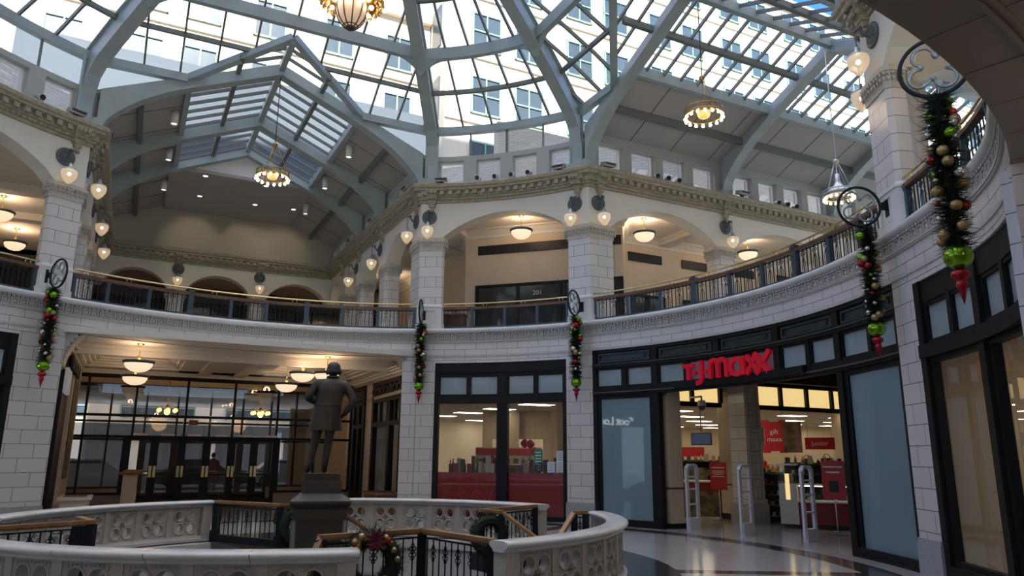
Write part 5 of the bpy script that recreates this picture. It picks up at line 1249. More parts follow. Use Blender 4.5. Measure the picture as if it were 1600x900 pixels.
hand(w, (-.15, .22, 1.13), [(1, .35, .35, .09), (1, .2, .12, .10), (1, .1, -.08, .095), (1, 0, -.28, .08), (.2, .5, .8, .06)])
w = ch(chest, [((.27, 0, 1.40), .085), ((.425, -.05, 1.15), .072), ((.30, -.02, .95), .052)])
hand(w, (.25, .02, .90), [(-.5, .5, -.6, .085), (-.45, .3, -.75, .095), (-.4, .1, -.85, .09), (-.3, -.1, -.9, .075), (-.5, .7, .1, .06)])
skin('body', V, Ed, Rr, 'bronze', st, MS)
# frock coat: lofted round the body, open skirt with folds, collar
b = MB(); lv = [(.665, .0, .0, .255, .175), (.75, .0, 0, .245, .17), (.90, .0, 0, .225, .16), (1.05, .015, 0, .215, .15), (1.15, .03, 0, .212, .15), (1.28, .05, 0, .232, .155), (1.38, .06, 0, .240, .15), (1.44, .065, 0, .20, .13), (1.49, .07, 0, .115, .09), (1.53, .07, .0, .075, .075)]
n = 40; vs = []
for (z, cx, cy, rx, ry) in lv:
    for k in range(n):
        a = 2 * pi * k / n; fo = 1 + (.045 * sin(a * 9) + .03 * sin(a * 4 + 1)) * max(0, (1.0 - z) / .35)
        if abs(a - 1.5 * pi) < .1 and z < 1.0: fo *= .93     # centre-back vent
        vs.append(MS @ Vector((cx + rx * fo * cos(a), cy + ry * fo * sin(a), z)))
b.add(vs, [(i * n + k, i * n + (k + 1) % n, (i + 1) * n + (k + 1) % n, (i + 1) * n + k) for i in range(len(lv) - 1) for k in range(n)], True)
for z0, rr0 in ((1.07, .218),): b.tube([MS @ Vector((.018 + (rr0 + .002) * cos(a), .153 * sin(a), z0)) for a in lin(0, 2 * pi * 39 / 40, 40)], .008, 5, True)
b.tube([MS @ Vector((.07 + .082 * cos(a), .085 * sin(a), 1.515)) for a in lin(0, 2 * pi * 23 / 24, 24)], .024, 6, True)
for zz in (1.055,):
    for x in (-.05, .09): b.ball(MS @ Vector((x, -.152, zz)), .012, 8, 6)
b.build('coat', 'bronze', st)
b = MB()
b.lathe([(0, .12), (.06, .105), (.10, .06), (.112, 0), (.108, -.05), (.10, -.075), (.075, -.085), (0, -.08)], 20, MS @ Vector((.075, .0, 1.655)))
for k in range(12): a = pi + pi * k / 11; b.tube([MS @ Vector((.075 + .10 * cos(a), .09 * sin(a), 1.66)), MS @ Vector((.075 + .115 * cos(a), .105 * sin(a), 1.60)), MS @ Vector((.075 + .10 * cos(a), .095 * sin(a), 1.555))], [.012, .02, .010], 6)
b.build('hair', 'bronze', st)
b = MB()
for s in (-1, 1): b.ball(MS @ Vector((.075 + s * .098, .02, 1.63)), .02, 8, 6, 1.5); b.ball(MS @ Vector((.075 + s * .035, .108, 1.65)), .012, 8, 6)
b.ball(MS @ Vector((.075, .125, 1.625)), .016, 8, 6, 1.6); b.tube([MS @ Vector((.045, .105, 1.585)), MS @ Vector((.075, .113, 1.583)), MS @ Vector((.105, .105, 1.585))], .008, 6); b.build('face', 'bronze', st)
# ================================================================== signs, shop contents, lobby and street
# ---- red shop sign on its raceway
mid = 30.1; o0 = P(R - .12, mid, 0); rx = P(1, mid - 90); n_ = P(-1, mid)       # rx runs to the viewer's right
t = thing('shop_sign', 'red raised letters T J maxx over the wide shop opening', 'sign', P(R - .12, mid, 3.45))
MB().arc(R - .10, R + .03, 15.8, 40.5, 3.31, 3.46, 2).build('raceway', 'frame', t)
def strokes(name, segs):     # thick strokes in the sign's plane, raised like channel letters
    b = MB()
    for pts, wd in segs:
        wd *= .86
        L_, R_ = [], []
        for k, (x, z) in enumerate(pts):
            a = pts[max(k - 1, 0)]; c = pts[min(k + 1, len(pts) - 1)]; dx, dz = c[0] - a[0], c[1] - a[1]; l = hypot(dx, dz); nx, nz = -dz / l * wd / 2, dx / l * wd / 2
            L_.append((x + nx, z + nz)); R_.append((x - nx, z - nz))
        f = lambda q, d: o0 + rx * q[0] + Z * q[1] + n_ * d
        for k in range(len(pts) - 1):
            b.hexa([f(L_[k], -.02), f(L_[k + 1], -.02), f(R_[k + 1], -.02), f(R_[k], -.02), f(L_[k], .06), f(L_[k + 1], .06), f(R_[k + 1], .06), f(R_[k], .06)])
    return b.build(name, 'sign_red', t)
def arcp(cx, cz, rx_, rz_, a0, a1, n=10): return [(cx + rx_ * cos(radians(a)), cz + rz_ * sin(radians(a))) for a in lin(a0, a1, n)]
strokes('letter', [([(-1.36, 3.80), (-.98, 3.80)], .11), ([(-1.17, 3.84), (-1.17, 3.46)], .13)])
strokes('letter', [([(-.74, 3.88), (-.74, 3.56)] + arcp(-.86, 3.50, .12, .13, 10, -75, 6) + [(-.92, 3.37)], .13)])
for x in (-.955, -.60): MB().cyl(o0 + rx * x + Z * 3.62 - n_ * .02, o0 + rx * x + Z * 3.62 + n_ * .06, .05, 16).build('letter', 'sign_red', t)
strokes('letter', [([(-.47, 3.44), (-.47, 3.72)] + arcp(-.35, 3.72, .12, .13, 180, 0) + [(-.23, 3.72), (-.23, 3.44)], .12), ([(-.23, 3.70)] + arcp(-.10, 3.72, .13, .13, 180, 0) + [(.03, 3.70), (.03, 3.44)], .12)])
strokes('letter', [(arcp(.33, 3.64, .17, .17, 0, 360, 25), .125), ([(.52, 3.84), (.52, 3.44)], .12)])
strokes('letter', [([(.62, 3.84), (.98, 3.44)], .13), ([(.62, 3.44), (.90, 3.84)], .12)])
strokes('letter', [([(.84, 3.86), (1.30, 3.38)], .15), ([(.88, 3.42), (1.26, 3.90)], .13)])
# ---- white lit sign on the shop at the left edge; it shows, mirrored, in the frosted panes
text_obj('shop_sign', 'Foot Locker', .50, .02, 'sign_white' if 'sign_white' in MATS else mat('sign_white', (1, 1, 1), .4, emit=(.9, .95, 1), es=4) and 'sign_white', P(R - .06, 162.3, 3.28), P(1, 162.3 - 90), Z, bold=.012)
tag(bpy.data.objects['shop_sign.001'], 'white lit letters mirrored in the frosted pane left of the opening', 'sign')
# ---- white letters on the dark shopfront inside the entrance, seen almost edge-on
t = thing('lobby_sign', 'white letters on the dark shopfront at the left of the entrance', 'sign', W(AL, 9.6, -4.2, 3.4)); b = MB()
for k in range(5): b.wbox(AL, 8.95 + k * .26, 9.13 + k * .26, -4.3, -4.22, 3.12, 3.72 - (.12 if k % 2 else 0))
b.wbox(AL, 8.95, 10.17, -4.3, -4.24, 3.12, 3.22); b.build('letter', 'white_sign' if 'white_sign' in MATS else mat('white_sign', (.62, .64, .67), .5, emit=(.9, .95, 1), es=.04) and 'white_sign', t)
# ---- security gates
u = []; t = thing('security_gate', 'x', 'security gate', group='white security gates across the shop opening'); SG = t
b = MB(); pts = [(-.19, 0, .06), (-.19, 0, 1.40), (-.15, 0, 1.47), (-.09, 0, 1.50), (.09, 0, 1.50), (.15, 0, 1.47), (.19, 0, 1.40), (.19, 0, .06)]
for p, q in zip(pts, pts[1:]): b.bar(p, q, .09, .055, (0, 1, 0) if abs(p[0] - q[0]) < 1e-6 else Z)
b.build('frame', 'gate_plastic', t)
for z in (.58, .93, 1.22): MB().box((0, 0, z), (.34, .05, .035)).build('crossbar', 'gate_plastic', t)
MB().box((0, 0, .13), (.40, .11, .26)).build('base', 'gate_plastic', t)
for (x, y), l in (((7.37, 6.43), 'leftmost white security gate, in front of the red counter'), ((8.26, 5.17), 'middle white security gate, in front of the tiled column'), ((9.15, 3.85), 'rightmost white security gate, in front of the jewellery counter')): inst(SG, u, (x, y, 0), radians(38), l)
# ---- poster stands
def stand(p, h, w_, ph, label, rz, lines):
    t = thing('sign_stand', label, 'sign', p, group='red poster stands in the shop'); x, y, _ = p; ex = Vector((cos(rz), sin(rz), 0)); ey = Vector((-sin(rz), cos(rz), 0)); c = Vector((x, y, 0))
    MB().lathe([(0, .03), (.20, .02), (.22, 0), (0, 0)], 20, c).build('foot', 'dark_grey', t); MB().tube([c + Z * .02, c + Z * (h - ph)], .014, 8).build('pole', 'silver', t)
    MB().box(c + Z * (h - ph / 2), (w_, .02, ph), ex=ex, ey=ey).build('poster', 'red_poster' if 'red_poster' in MATS else mat('red_poster', (.50, .03, .03), .5) and 'red_poster', t)
    b = MB()
    for k, (lw, lz, lh) in enumerate(lines): b.box(c + Z * (h - ph * lz) - ey * .013, (w_ * lw, .004, lh), ex=ex, ey=ey)
    b.build('print', 'paper', t); return c, ex, ey, t
stand((8.75, 9.1, 0), 1.55, .46, .74, 'red poster on a pole stand beside the left security gate', radians(-28), [(.8, .2, .03), (.7, .32, .015), (.75, .38, .015), (.6, .44, .015), (.7, .52, .015)])
c, ex, ey, t = stand((10.35, 5.35, 0), 1.62, .50, .85, 'red poster on a pole stand at the right edge of the shop opening', radians(-35), [(.85, .16, .03), (.6, .3, .035)])
MB().box(c + Z * 1.05 - ey * .014, (.2, .005, .25), ex=ex, ey=ey).build('picture', 'black', t)
# ---- TV, hanging banners
t = thing('television', 'small flat television hung from the store ceiling on a pole', 'television', at(1096, 686, 22)); q = at(1096, 686, 22); ex = Vector((cos(-.45), sin(-.45), 0)); ey = Vector((sin(.45), cos(.45), 0))
MB().box(q, (.58, .05, .34), ex=ex, ey=ey).build('casing', 'black', t); MB().box(q - ey * .032, (.53, .01, .29), ex=ex, ey=ey).build('screen', 'screen' if 'screen' in MATS else mat('screen', (.05, .07, .12), .15, emit=(.35, .5, .9), es=.03) and 'screen', t); MB().tube([q + Z * .2, Vector((q.x, q.y, 3.45))], .02, 8).build('pole', 'grey', t)
def banner(q, w_, h, m, label, rz=-.42, txt=None, tc='paper'):
    t = thing('hanging_banner', label, 'banner', (q[0], q[1], q[2] - h / 2), group='banners hung in the store'); q = Vector(q); ex = Vector((cos(rz), sin(rz), 0)); ey = Vector((-sin(rz), cos(rz), 0))
    MB().box(q, (w_, .015, h), ex=ex, ey=ey).build('cloth', m, t)
    b = MB()
    for s in (-.4, .4): b.tube([q + ex * w_ * s + Z * h / 2, Vector((q.x, q.y, 3.45)) + ex * w_ * s], .006, 4)
    b.build('wire', 'grey', t)
    for k, (s_, sz, dz) in enumerate(txt or ()): text_obj('lettering', s_, sz, .002, tc, q - ey * .012 + Z * dz, ex, Z, t)
mat('banner_art', (.10, .06, .04), .6, noise=.95, nscale=4); mat('banner_green', (.05, .09, .04), .6, noise=.95, nscale=3)
q = at(1210, 682, 28); banner(q, .66, 1.02, 'sign_red_plain' if 'sign_red_plain' in MATS else mat('sign_red_plain', (.50, .012, .03), .5) and 'sign_red_plain', 'red cross-shaped banner with the words gift maxx', txt=(('gift', .23, .16), ('maxx', .23, -.10)))
b = MB(); ex = Vector((cos(-.42), sin(-.42), 0)); ey = Vector((-sin(-.42), cos(-.42), 0))
for s1, s2 in ((-1, 1), (1, 1), (-1, -1), (1, -1)): b.box(q + ex * .28 * s1 + Z * .44 * s2 + ey * .002, (.26, .014, .26), ex=ex, ey=ey)
b.build('corner_tab', 'sign_red_plain', bpy.data.objects['hanging_banner'])
banner(at(1182, 681, 28.2), .52, 1.05, 'banner_green', 'photo banner with green leaves left of the red cross banner'); banner(at(1238, 683, 27.8), .60, 1.05, 'banner_art', 'brown photo banner right of the red cross banner')
banner(at(1281, 693, 25), .85, .36, 'sign_red_plain', 'dark red hanging sign with the word junior', txt=(('junior', .2, 0),)); banner(at(1068, 706, 32), 1.7, .38, 'sign_red_plain', 'dark red hanging sign beyond the left security gate')
# ---- jewellery counter, red counter, racks and shelves
def counter(p, L, rz, label, glassy=True):
    t = thing('display_counter', label, 'counter', p); c = Vector(p); ex = Vector((cos(rz), sin(rz), 0)); ey = Vector((-sin(rz), cos(rz), 0))
    def B(m, x0, x1, y0, y1, z0, z1, name): MB().box(c + ex * (x0 + x1) / 2 + ey * (y0 + y1) / 2 + Z * (z0 + z1) / 2, (x1 - x0, y1 - y0, z1 - z0), ex=ex, ey=ey).build(name, m, t)
    B('black', 0, L, .04, .6, 0, .1, 'plinth')
    B('red_counter' if 'red_counter' in MATS else mat('red_counter', (.20, .018, .018), .4) and 'red_counter', 0, L, 0, .6, .1, .62 if glassy else .95, 'front')
    if glassy:
        B('white', -.02, L + .02, -.02, .62, .62, .66, 'shelf'); B('glass', 0, L, 0, .6, .66, 1.02, 'case'); B('silver', -.02, L + .02, -.02, .62, 1.02, 1.05, 'top'); B('bulb_small', .02, L - .02, .02, .06, 1.0, 1.018, 'case_light')
        B('offwhite', -.45, -.02, 0, .6, .1, 1.05, 'end_cabinet'); B('lit_window', -.29, -.19, -.01, 0, .68, 1.3, 'lit_tower'); B('glass', -.45, -.02, 0, .5, 1.05, 1.5, 'tower_case'); B('silver', -.46, 0, 0, .52, 1.5, 1.54, 'tower_top')
    else: B('offwhite', -.02, L + .02, -.02, .62, .95, 1.0, 'top')
    return c, ex, ey
c, ex, ey = counter((10.05, 6.75, 0), 3.2, radians(-26), 'jewellery counter with lit glass case and red front')
rr = random.Random(2)
for k in range(26):
    o_ = MB(); p = c + ex * (.12 + 3.0 * rr.random()) + ey * (.08 + .4 * rr.random()) + Z * .665
    if k % 3: o_.box(p + Z * .04, (.07, .05, .08), ex=ex, ey=ey)
    else: o_.lathe([(0, 0), (.03, 0), (.012, .05), (.03, .10), (.02, .13), (0, .14)], 10, p)
    tag(o_.build('jewellery_display', ('silver', 'brass', 'offwhite')[k % 3]), ('silver box', 'brass bust', 'pale box')[k % 3] + ' among the pieces inside the jewellery counter', 'jewellery', 'jewellery pieces in the glass counter')
counter((7.9, 11.4, 0), 2.0, radians(-24), 'red counter behind the left security gate', False)
def rack(p, L, rz, shelves, label, depth=.4, h=1.5):
    t = thing('shelf_rack', label, 'shelf', p, group='dark shelving racks in the store'); c = Vector(p); ex = Vector((cos(rz), sin(rz), 0)); ey = Vector((-sin(rz), cos(rz), 0))
    for x in (0, L):
        for y in (0, depth): MB().box(c + ex * x + ey * y + Z * h / 2, (.03, .03, h), ex=ex, ey=ey).build('post', 'black', t)
    for k in range(shelves): MB().box(c + ex * L / 2 + ey * depth / 2 + Z * (.15 + (h - .2) * k / (shelves - 1)), (L, depth, .025), ex=ex, ey=ey).build('shelf', 'dark_grey', t)
    MB().box(c + ex * L / 2 + ey * (depth + .01) + Z * h / 2, (L, .02, h), ex=ex, ey=ey).build('back_panel', 'black', t)
    return [(c + ey * depth / 2 + Z * (.165 + (h - .2) * k / (shelves - 1)), ex, ey, L) for k in range(shelves)]
GC = ['goods_a', 'goods_b', 'goods_c', 'goods_d', 'goods_e', 'goods_f', 'goods_g']
for n0, c0 in zip(GC, ((.30, .20, .12), (.45, .38, .28), (.30, .03, .03), (.04, .05, .08), (.55, .52, .48), (.10, .07, .05), (.08, .13, .26))): mat(n0, c0, .5)
def stock(spots, label, grp, seed, kinds=('box', 'bottle', 'shoe'), dens=.16, hmax=.2):
    rr = random.Random(seed)
    for (p, ex, ey, L) in spots:
        x = .08
        while x < L - .06:
            k = rr.choice(kinds); q = p + ex * x + ey * rr.uniform(-.06, .02); b = MB(); wd = dens * rr.uniform(.5, .8); h = hmax * rr.uniform(.5, 1)
            if k == 'box': b.box(q + Z * h / 2, (wd, .1, h), ex=ex, ey=ey)
            elif k == 'bottle': b.lathe([(0, 0), (wd * .4, 0), (wd * .42, h * .6), (wd * .16, h * .75), (wd * .16, h), (0, h)], 10, q)
            else: b.hexa([q + ex * a * wd * .5 + ey * bb - ey * .08 for a, bb in ((-.6, -.1), (.6, -.1), (.6, .16), (-.6, .16))] + [q + ex * a * wd * .4 - ey * .08 + ey * bb + Z * z for a, bb, z in ((-.6, -.08, .03), (.6, -.08, .03), (.6, .14, .10), (-.6, .14, .10))])
            nm = {'box': 'boxed_goods', 'bottle': 'bottle', 'shoe': 'shoe'}[k]
            o_ = b.build(nm, rr.choice(GC)); tag(o_, {'box': 'small box', 'bottle': 'bottle', 'shoe': 'shoe'}[k] + ' ' + label, {'box': 'box', 'bottle': 'bottle', 'shoe': 'shoe'}[k], grp + ' (' + nm.replace('_', ' ') + ')')
            x += dens * rr.uniform(.75, 1.25)
sp_ = rack((9.75, 8.6, 0), 1.5, radians(-22), 5, 'black shoe rack between the column and the jewellery counter', .4, 1.3)
stock(sp_, 'on the black rack beside the jewellery counter', 'goods on the black rack', 3, ('shoe', 'shoe', 'box'), .19, .16)
sp_ = rack((11.3, 11.0, 0), 2.2, radians(-24), 4, 'black rack behind the jewellery counter', .4, 1.55); stock(sp_, 'on the black rack behind the jewellery counter', 'goods on the rear rack', 4, ('box', 'bottle'), .2, .26)
sp_ = rack((8.2, 14.6, 0), 2.4, radians(-22), 4, 'rack of goods beyond the left security gate', .4, 1.6); stock(sp_, 'on the rack beyond the left security gate', 'goods on the far rack', 6, ('box', 'bottle'), .22, .28)
for (px, y, D_, w_, h) in ((1085, 750, 26.5, .9, .8), (1100, 790, 23.2, 1.0, .7), (1068, 748, 25.5, .6, .8)):
    q = at(px, y, D_); o_ = MB().box((q.x, q.y, max(h / 2, q.z)), (w_, .03, h), -.4).build('rug', 'art'); tag(o_, ('upper', 'lower', 'leftmost')[(1085, 1100, 1068).index(px)] + ' patterned rug hung behind the left security gate', 'rug', 'rugs hung on display')
for i_, (px, y, D_) in enumerate(((1203, 738, 27), (1236, 736, 27.6), (1292, 722, 27.5), (1190, 726, 30), (1262, 722, 30.5))):
    q = at(px, y, D_); t = thing('handbag', ('tan', 'orange', 'black', 'red', 'black square')[i_] + ' handbag on the shelves behind the jewellery counter', 'handbag', (q.x, q.y, q.z - .15), group='handbags on show')
    m = ('ochre', 'ochre', 'black', 'red', 'black')[i_]; MB().hexa([q + Vector((a, b_, -.17)) for a, b_ in ((-.22, -.07), (.22, -.07), (.22, .07), (-.22, .07))] + [q + Vector((a, b_, .13)) for a, b_ in ((-.18, -.05), (.18, -.05), (.18, .05), (-.18, .05))]).build('bag_body', m, t)
    MB().tube([q + Vector((.12 * cos(a), 0, .12 + .14 * sin(a))) for a in lin(0, pi, 9)], .012, 5).build('handle', m, t)
    MB().box((q.x, q.y, (q.z - .17) / 2), (.6, .35, q.z - .18)).build('plinth', 'offwhite', t)
# cashier behind the jewellery counter
mat('skin_tone', (.40, .25, .18), .5)
q = W(AR, 13.8, -2.5, 0); q = Vector((11.6, 7.3, 0)); t = thing('person', 'person in dark clothes with dark hair behind the jewellery counter', 'person', q); M4 = Matrix.Translation(q) @ Matrix.Rotation(2.2, 4, 'Z')
V, Ed, Rr = [], [], []
p0 = ch(None, [((0, 0, .9), .13)]); cs = ch(p0, [((0, 0, 1.12), .13), ((0, -.03, 1.33), .13)]); nk = ch(cs, [((0, -.05, 1.46), .05), ((0, -.07, 1.53), .05)]); ch(nk, [((0, -.09, 1.60), .085), ((0, -.09, 1.67), .07)])
for s in (-1, 1):
    ch(p0, [((s * .09, 0, .85), .09), ((s * .1, -.02, .47), .065), ((s * .1, .02, .09), .045), ((s * .1, -.12, .04), .04)])
    w = ch(cs, [((s * .2, -.02, 1.38), .06), ((s * .26, -.04, 1.12), .045), ((s * .2, -.26, 1.06), .033)])
    hand(w, (s * .19, -.32, 1.05), [(s * .5, -1, 0, .08), (s * .2, -1, -.05, .09), (0, -1, -.05, .09), (-s * .25, -1, -.08, .075), (-s * .9, -.4, .1, .055)])
skin('body', V, Ed, Rr, 'skin_tone', t, M4)
b = MB(); vs = []
for (z, rx_, ry_, cy) in ((.80, .18, .14, 0), (1.0, .165, .13, 0), (1.2, .19, .14, -.02), (1.36, .215, .13, -.035), (1.43, .12, .09, -.045), (1.47, .07, .065, -.05)): vs += [M4 @ Vector((rx_ * cos(2 * pi * k / 20), cy + ry_ * sin(2 * pi * k / 20), z)) for k in range(20)]
b.add(vs, [(i * 20 + k, i * 20 + (k + 1) % 20, i * 20 + 20 + (k + 1) % 20, i * 20 + 20 + k) for i in range(5) for k in range(20)], True)
for s in (-1, 1): b.tube([M4 @ Vector(p) for p in ((s * .2, -.02, 1.38), (s * .26, -.04, 1.12), (s * .22, -.18, 1.075))], [.075, .058, .045], 10)
b.build('jumper', 'cloth_dark', t)
b = MB()
for s in (-1, 1): b.tube([M4 @ Vector(p) for p in ((s * .085, 0, .9), (s * .1, -.02, .47), (s * .1, .02, .1))], [.105, .08, .065], 10)
b.build('trousers', 'cloth_dark', t); MB().lathe([(0, .105), (.06, .09), (.098, .03), (.10, -.04), (.09, -.12), (.06, -.13), (0, -.1)], 16, M4 @ Vector((0, -.065, 1.63))).build('hair', 'black', t)
# ---- the bay with the red skirts: skirts, shelf of goods, notices
SK = []
for x0, x1, l in ((61.35, 71.85, 'red skirt panel across the foot of the window beside the wide pillar, right one'), (73.6, 84.4, 'red skirt panel across the foot of the window next to the statue, left one')):
    b = MB(); b.arc(R + .16, R + .18, x0, x1, .12, 1.22, 2); b.arc(R + .155, R + .2, x0, x1, 1.20, 1.23, 2)
    tag(b.build('window_skirt', 'red_skirt' if 'red_skirt' in MATS else mat('red_skirt', (.26, .01, .015), .35, coat=.3) and 'red_skirt'), l, 'panel', 'red window skirts')
for x0, x1, sd in ((62.5, 71.5, 21), (74.0, 83.5, 22)):
    p, q = P(R + 1.0, x1), P(R + 1.0, x0); ex = (q - p).normalized(); ey = Vector((-ex.y, ex.x, 0)); L = (q - p).length
    t = thing('display_table', 'low display table behind the %s red window skirt' % ('right' if sd == 21 else 'left'), 'table', p); MB().box((p + q) / 2 + ey * .1 + Z * 1.17, (L, .7, .06), ex=ex, ey=ey).build('top', 'store_wall', t)
    for a in (.05, L - .05):
        for bb in (-.2, .4): MB().box(p + ex * a + ey * bb + Z * .57, (.05, .05, 1.14), ex=ex, ey=ey).build('leg', 'dark_grey', t)
    stock([(p + Z * 1.2, ex, ey, L), (p + ey * .28 + Z * 1.2, ex, ey, L)], 'on the table behind the %s red skirt' % ('right' if sd == 21 else 'left'), 'goods behind the %s red skirt' % ('right' if sd == 21 else 'left'), sd, ('bottle', 'box', 'box'), .17, .50)
t = thing('shelf_rack', 'red-backed shelf of goods along the store wall behind the left window', 'shelf', P(R + 7, 83)); p = P(R + 6.5, 84); q = P(R + 6.5, 75); ex = (q - p).normalized(); ey = Vector((-ex.y, ex.x, 0)); L = (q - p).length
MB().box((p + q) / 2 + ey * .3 + Z * 1.0, (L, .05, 2.0), ex=ex, ey=ey).build('back_panel', 'store_wall', t); MB().box((p + q) / 2 + ey * .26 + Z * 1.85, (L, .06, .2), ex=ex, ey=ey).build('red_band', 'sign_red_plain', t)
for z in (.5, 1.0, 1.4): MB().box((p + q) / 2 + Z * z, (L, .5, .04), ex=ex, ey=ey).build('shelf', 'offwhite', t)
stock([(p + Z * 1.42, ex, ey, L), (p + Z * 1.02, ex, ey, L)], 'on the wall shelf seen through the left window', 'goods on the wall shelf', 31, ('box', 'bottle'), .24, .3)
def notice(px, y, w_, h, m, label, lines=True, r=R + .095):
    az0, z0 = None, None
    d = at(px, y, 1) - CAMP; a_ = d.x * d.x + d.y * d.y; b_ = 2 * (d.x * CAMP.x + d.y * CAMP.y); c_ = CAMP.x ** 2 + CAMP.y ** 2 - r * r; tt = (-b_ + sqrt(b_ * b_ - 4 * a_ * c_)) / 2 / a_; q = CAMP + d * tt
    az = atan2(q.y, q.x); ex = Vector((sin(az), -cos(az), 0)); ey = Vector((cos(az), sin(az), 0)); t = thing('notice', label, 'notice', q - Z * h / 2, group='notices on the window glass')
    MB().box(q, (w_, .006, h), ex=ex, ey=ey).build('sheet', m, t)
    if lines:
        b = MB()
        for k in range(4): b.box(q - ey * .005 + Z * h * (.3 - .2 * k), (w_ * .65, .002, h * .06), ex=ex, ey=ey)
        b.build('print', 'paper' if m == 'sign_green' else 'grey', t)
notice(841, 714, .26, .40, 'sign_green', 'green notice on the glass right of the window post'); notice(842, 730, .22, .24, 'black', 'black framed notice under the green one'); notice(861, 730, .21, .28, 'paper', 'white notice at the foot of the glass, left of its pair'); notice(875, 730, .21, .28, 'paper', 'white notice at the foot of the glass, next to the pillar'); notice(875, 713, .2, .28, 'paper', 'white notice higher on the glass next to the pillar')
for i_, (px, y) in enumerate(((829, 694), (836, 706), (820, 693))):
    q = at(px, y, 22.6); t = tag(MB().lathe([(0, .14), (.05, .12), (.12, .04), (.13, 0), (.12, -.04), (.05, -.12), (0, -.14)], 14, q).tube([q + Z * .13, Vector((q.x, q.y, 3.44))], .005, 4).build('paper_lantern', 'sign_red_plain'), ('middle', 'lowest', 'leftmost')[i_] + ' red round hanging decoration behind the green notice', 'decoration')
# ---- lobby: exit sign, gilt chandeliers, lectern, planters
t = thing('exit_sign', 'small red-brown exit sign over the entrance doors', 'sign', W(AL, 14.5, -1.0, 2.62)); MB().wbox(AL, 14.44, 14.52, -1.02, -.74, 2.60, 2.76).build('box', 'exit_red' if 'exit_red' in MATS else mat('exit_red', (.25, .05, .03), .5) and 'exit_red', t); text_obj('lettering', 'EXIT', .11, .002, 'red_ball', W(AL, 14.437, -.88, 2.68), W(AL, 0, 1), Z, t)
for d, uu, l in ((16.8, -1.6, 'amber globe chandelier behind the entrance glass, left one'), (16.8, 1.55, 'amber globe chandelier behind the entrance glass, right one')):
    q = W(AL, d, uu, 3.25); t = thing('globe_chandelier', l, 'chandelier', q, group='amber globe chandeliers in the vestibule'); b = MB(); b.tube([q + Z * .1, q + Z * 1.3], .015, 6); b.lathe([(0, .12), (.05, .1), (.06, .02), (.03, -.04), (0, -.05)], 12, q)
    for k in range(6): a = 2 * pi * k / 6; b.tube([q, q + Vector((.2 * cos(a), .2 * sin(a), .06)), q + Vector((.3 * cos(a), .3 * sin(a), -.02))], .012, 5)
    b.build('frame', 'bronze_gold', t)
    for k in range(6): a = 2 * pi * k / 6; MB().ball(q + Vector((.3 * cos(a), .3 * sin(a), -.08)), .07, 12, 8).build('globe', 'amber', t)
    MB().ball(q - Z * .14, .10, 12, 8).build('globe', 'amber', t)
    li = bpy.data.lights.new('glow', 'POINT'); li.energy = 10; li.color = (1, .6, .25); li.shadow_soft_size = .3; lo = bpy.data.objects.new('light', li); COL.objects.link(lo); lo.location = q - Z * .35; setpar(lo, t)
q = W(AL, 13.7, -2.55, 0); t = thing('lectern', 'tan wooden lectern in front of the entrance doors', 'lectern', q); MB().box(q + Z * .55, (.42, .40, 1.0), radians(AL)).box(q + Z * .04, (.5, .48, .08), radians(AL)).build('body', 'plaster_tan', t); MB().hexa([q + Vector((a, b_, z)) for a, b_, z in ((-.26, -.24, 1.05), (.26, -.24, 1.05), (.26, .24, 1.05), (-.26, .24, 1.05), (-.26, -.24, 1.10), (.26, -.24, 1.10), (.26, .24, 1.2), (-.26, .24, 1.2))]).build('top', 'wood_light', t)
for (d, uu, l, m) in ((9.75, -3.75, 'long tan planter box at the left of the entrance', 'plaster_tan'), (9.6, 4.0, 'reddish planter with a lip before the shop window at the right of the entrance', 'terracotta_pot')):
    if m not in MATS: mat(m, (.22, .10, .06), .6)
    t = thing('planter', l, 'planter', W(AL, d, uu, 0)); MB().wbox(AL, d - .6, d + .6, uu - .3, uu + .3, 0, .56).build('box', m, t); MB().wbox(AL, d - .66, d + .66, uu - .36, uu + .36, .56, .64).build('rim', m, t); MB().wbox(AL, d - .55, d + .55, uu - .25, uu + .25, .6, .65).build('soil', 'dark_brown', t)
# mannequin-like clothes display behind the lobby's shop window
for k, (d, uu, m) in enumerate(((10.0, 5.3, 'cloth_dark'), (10.7, 5.5, 'offwhite'), (11.3, 5.4, 'goods_b'))):
    q = W(AL, d, uu, 0); t = thing('mannequin', ('dark coat', 'pale shirt', 'tan dress')[k] + ' on a dress form in the lobby shop window', 'mannequin', q, group='dress forms in the lobby shop window')
    MB().lathe([(0, .75), (.17, .76), (.16, .95), (.125, 1.1), (.17, 1.32), (.18, 1.42), (.06, 1.5), (.05, 1.58), (0, 1.6)], 18, q).build('torso', m, t); MB().tube([q, q + Z * .76], .02, 8).build('pole', 'silver', t); MB().lathe([(0, .03), (.18, .02), (.2, 0), (0, 0)], 18, q).build('foot', 'dark_grey', t)
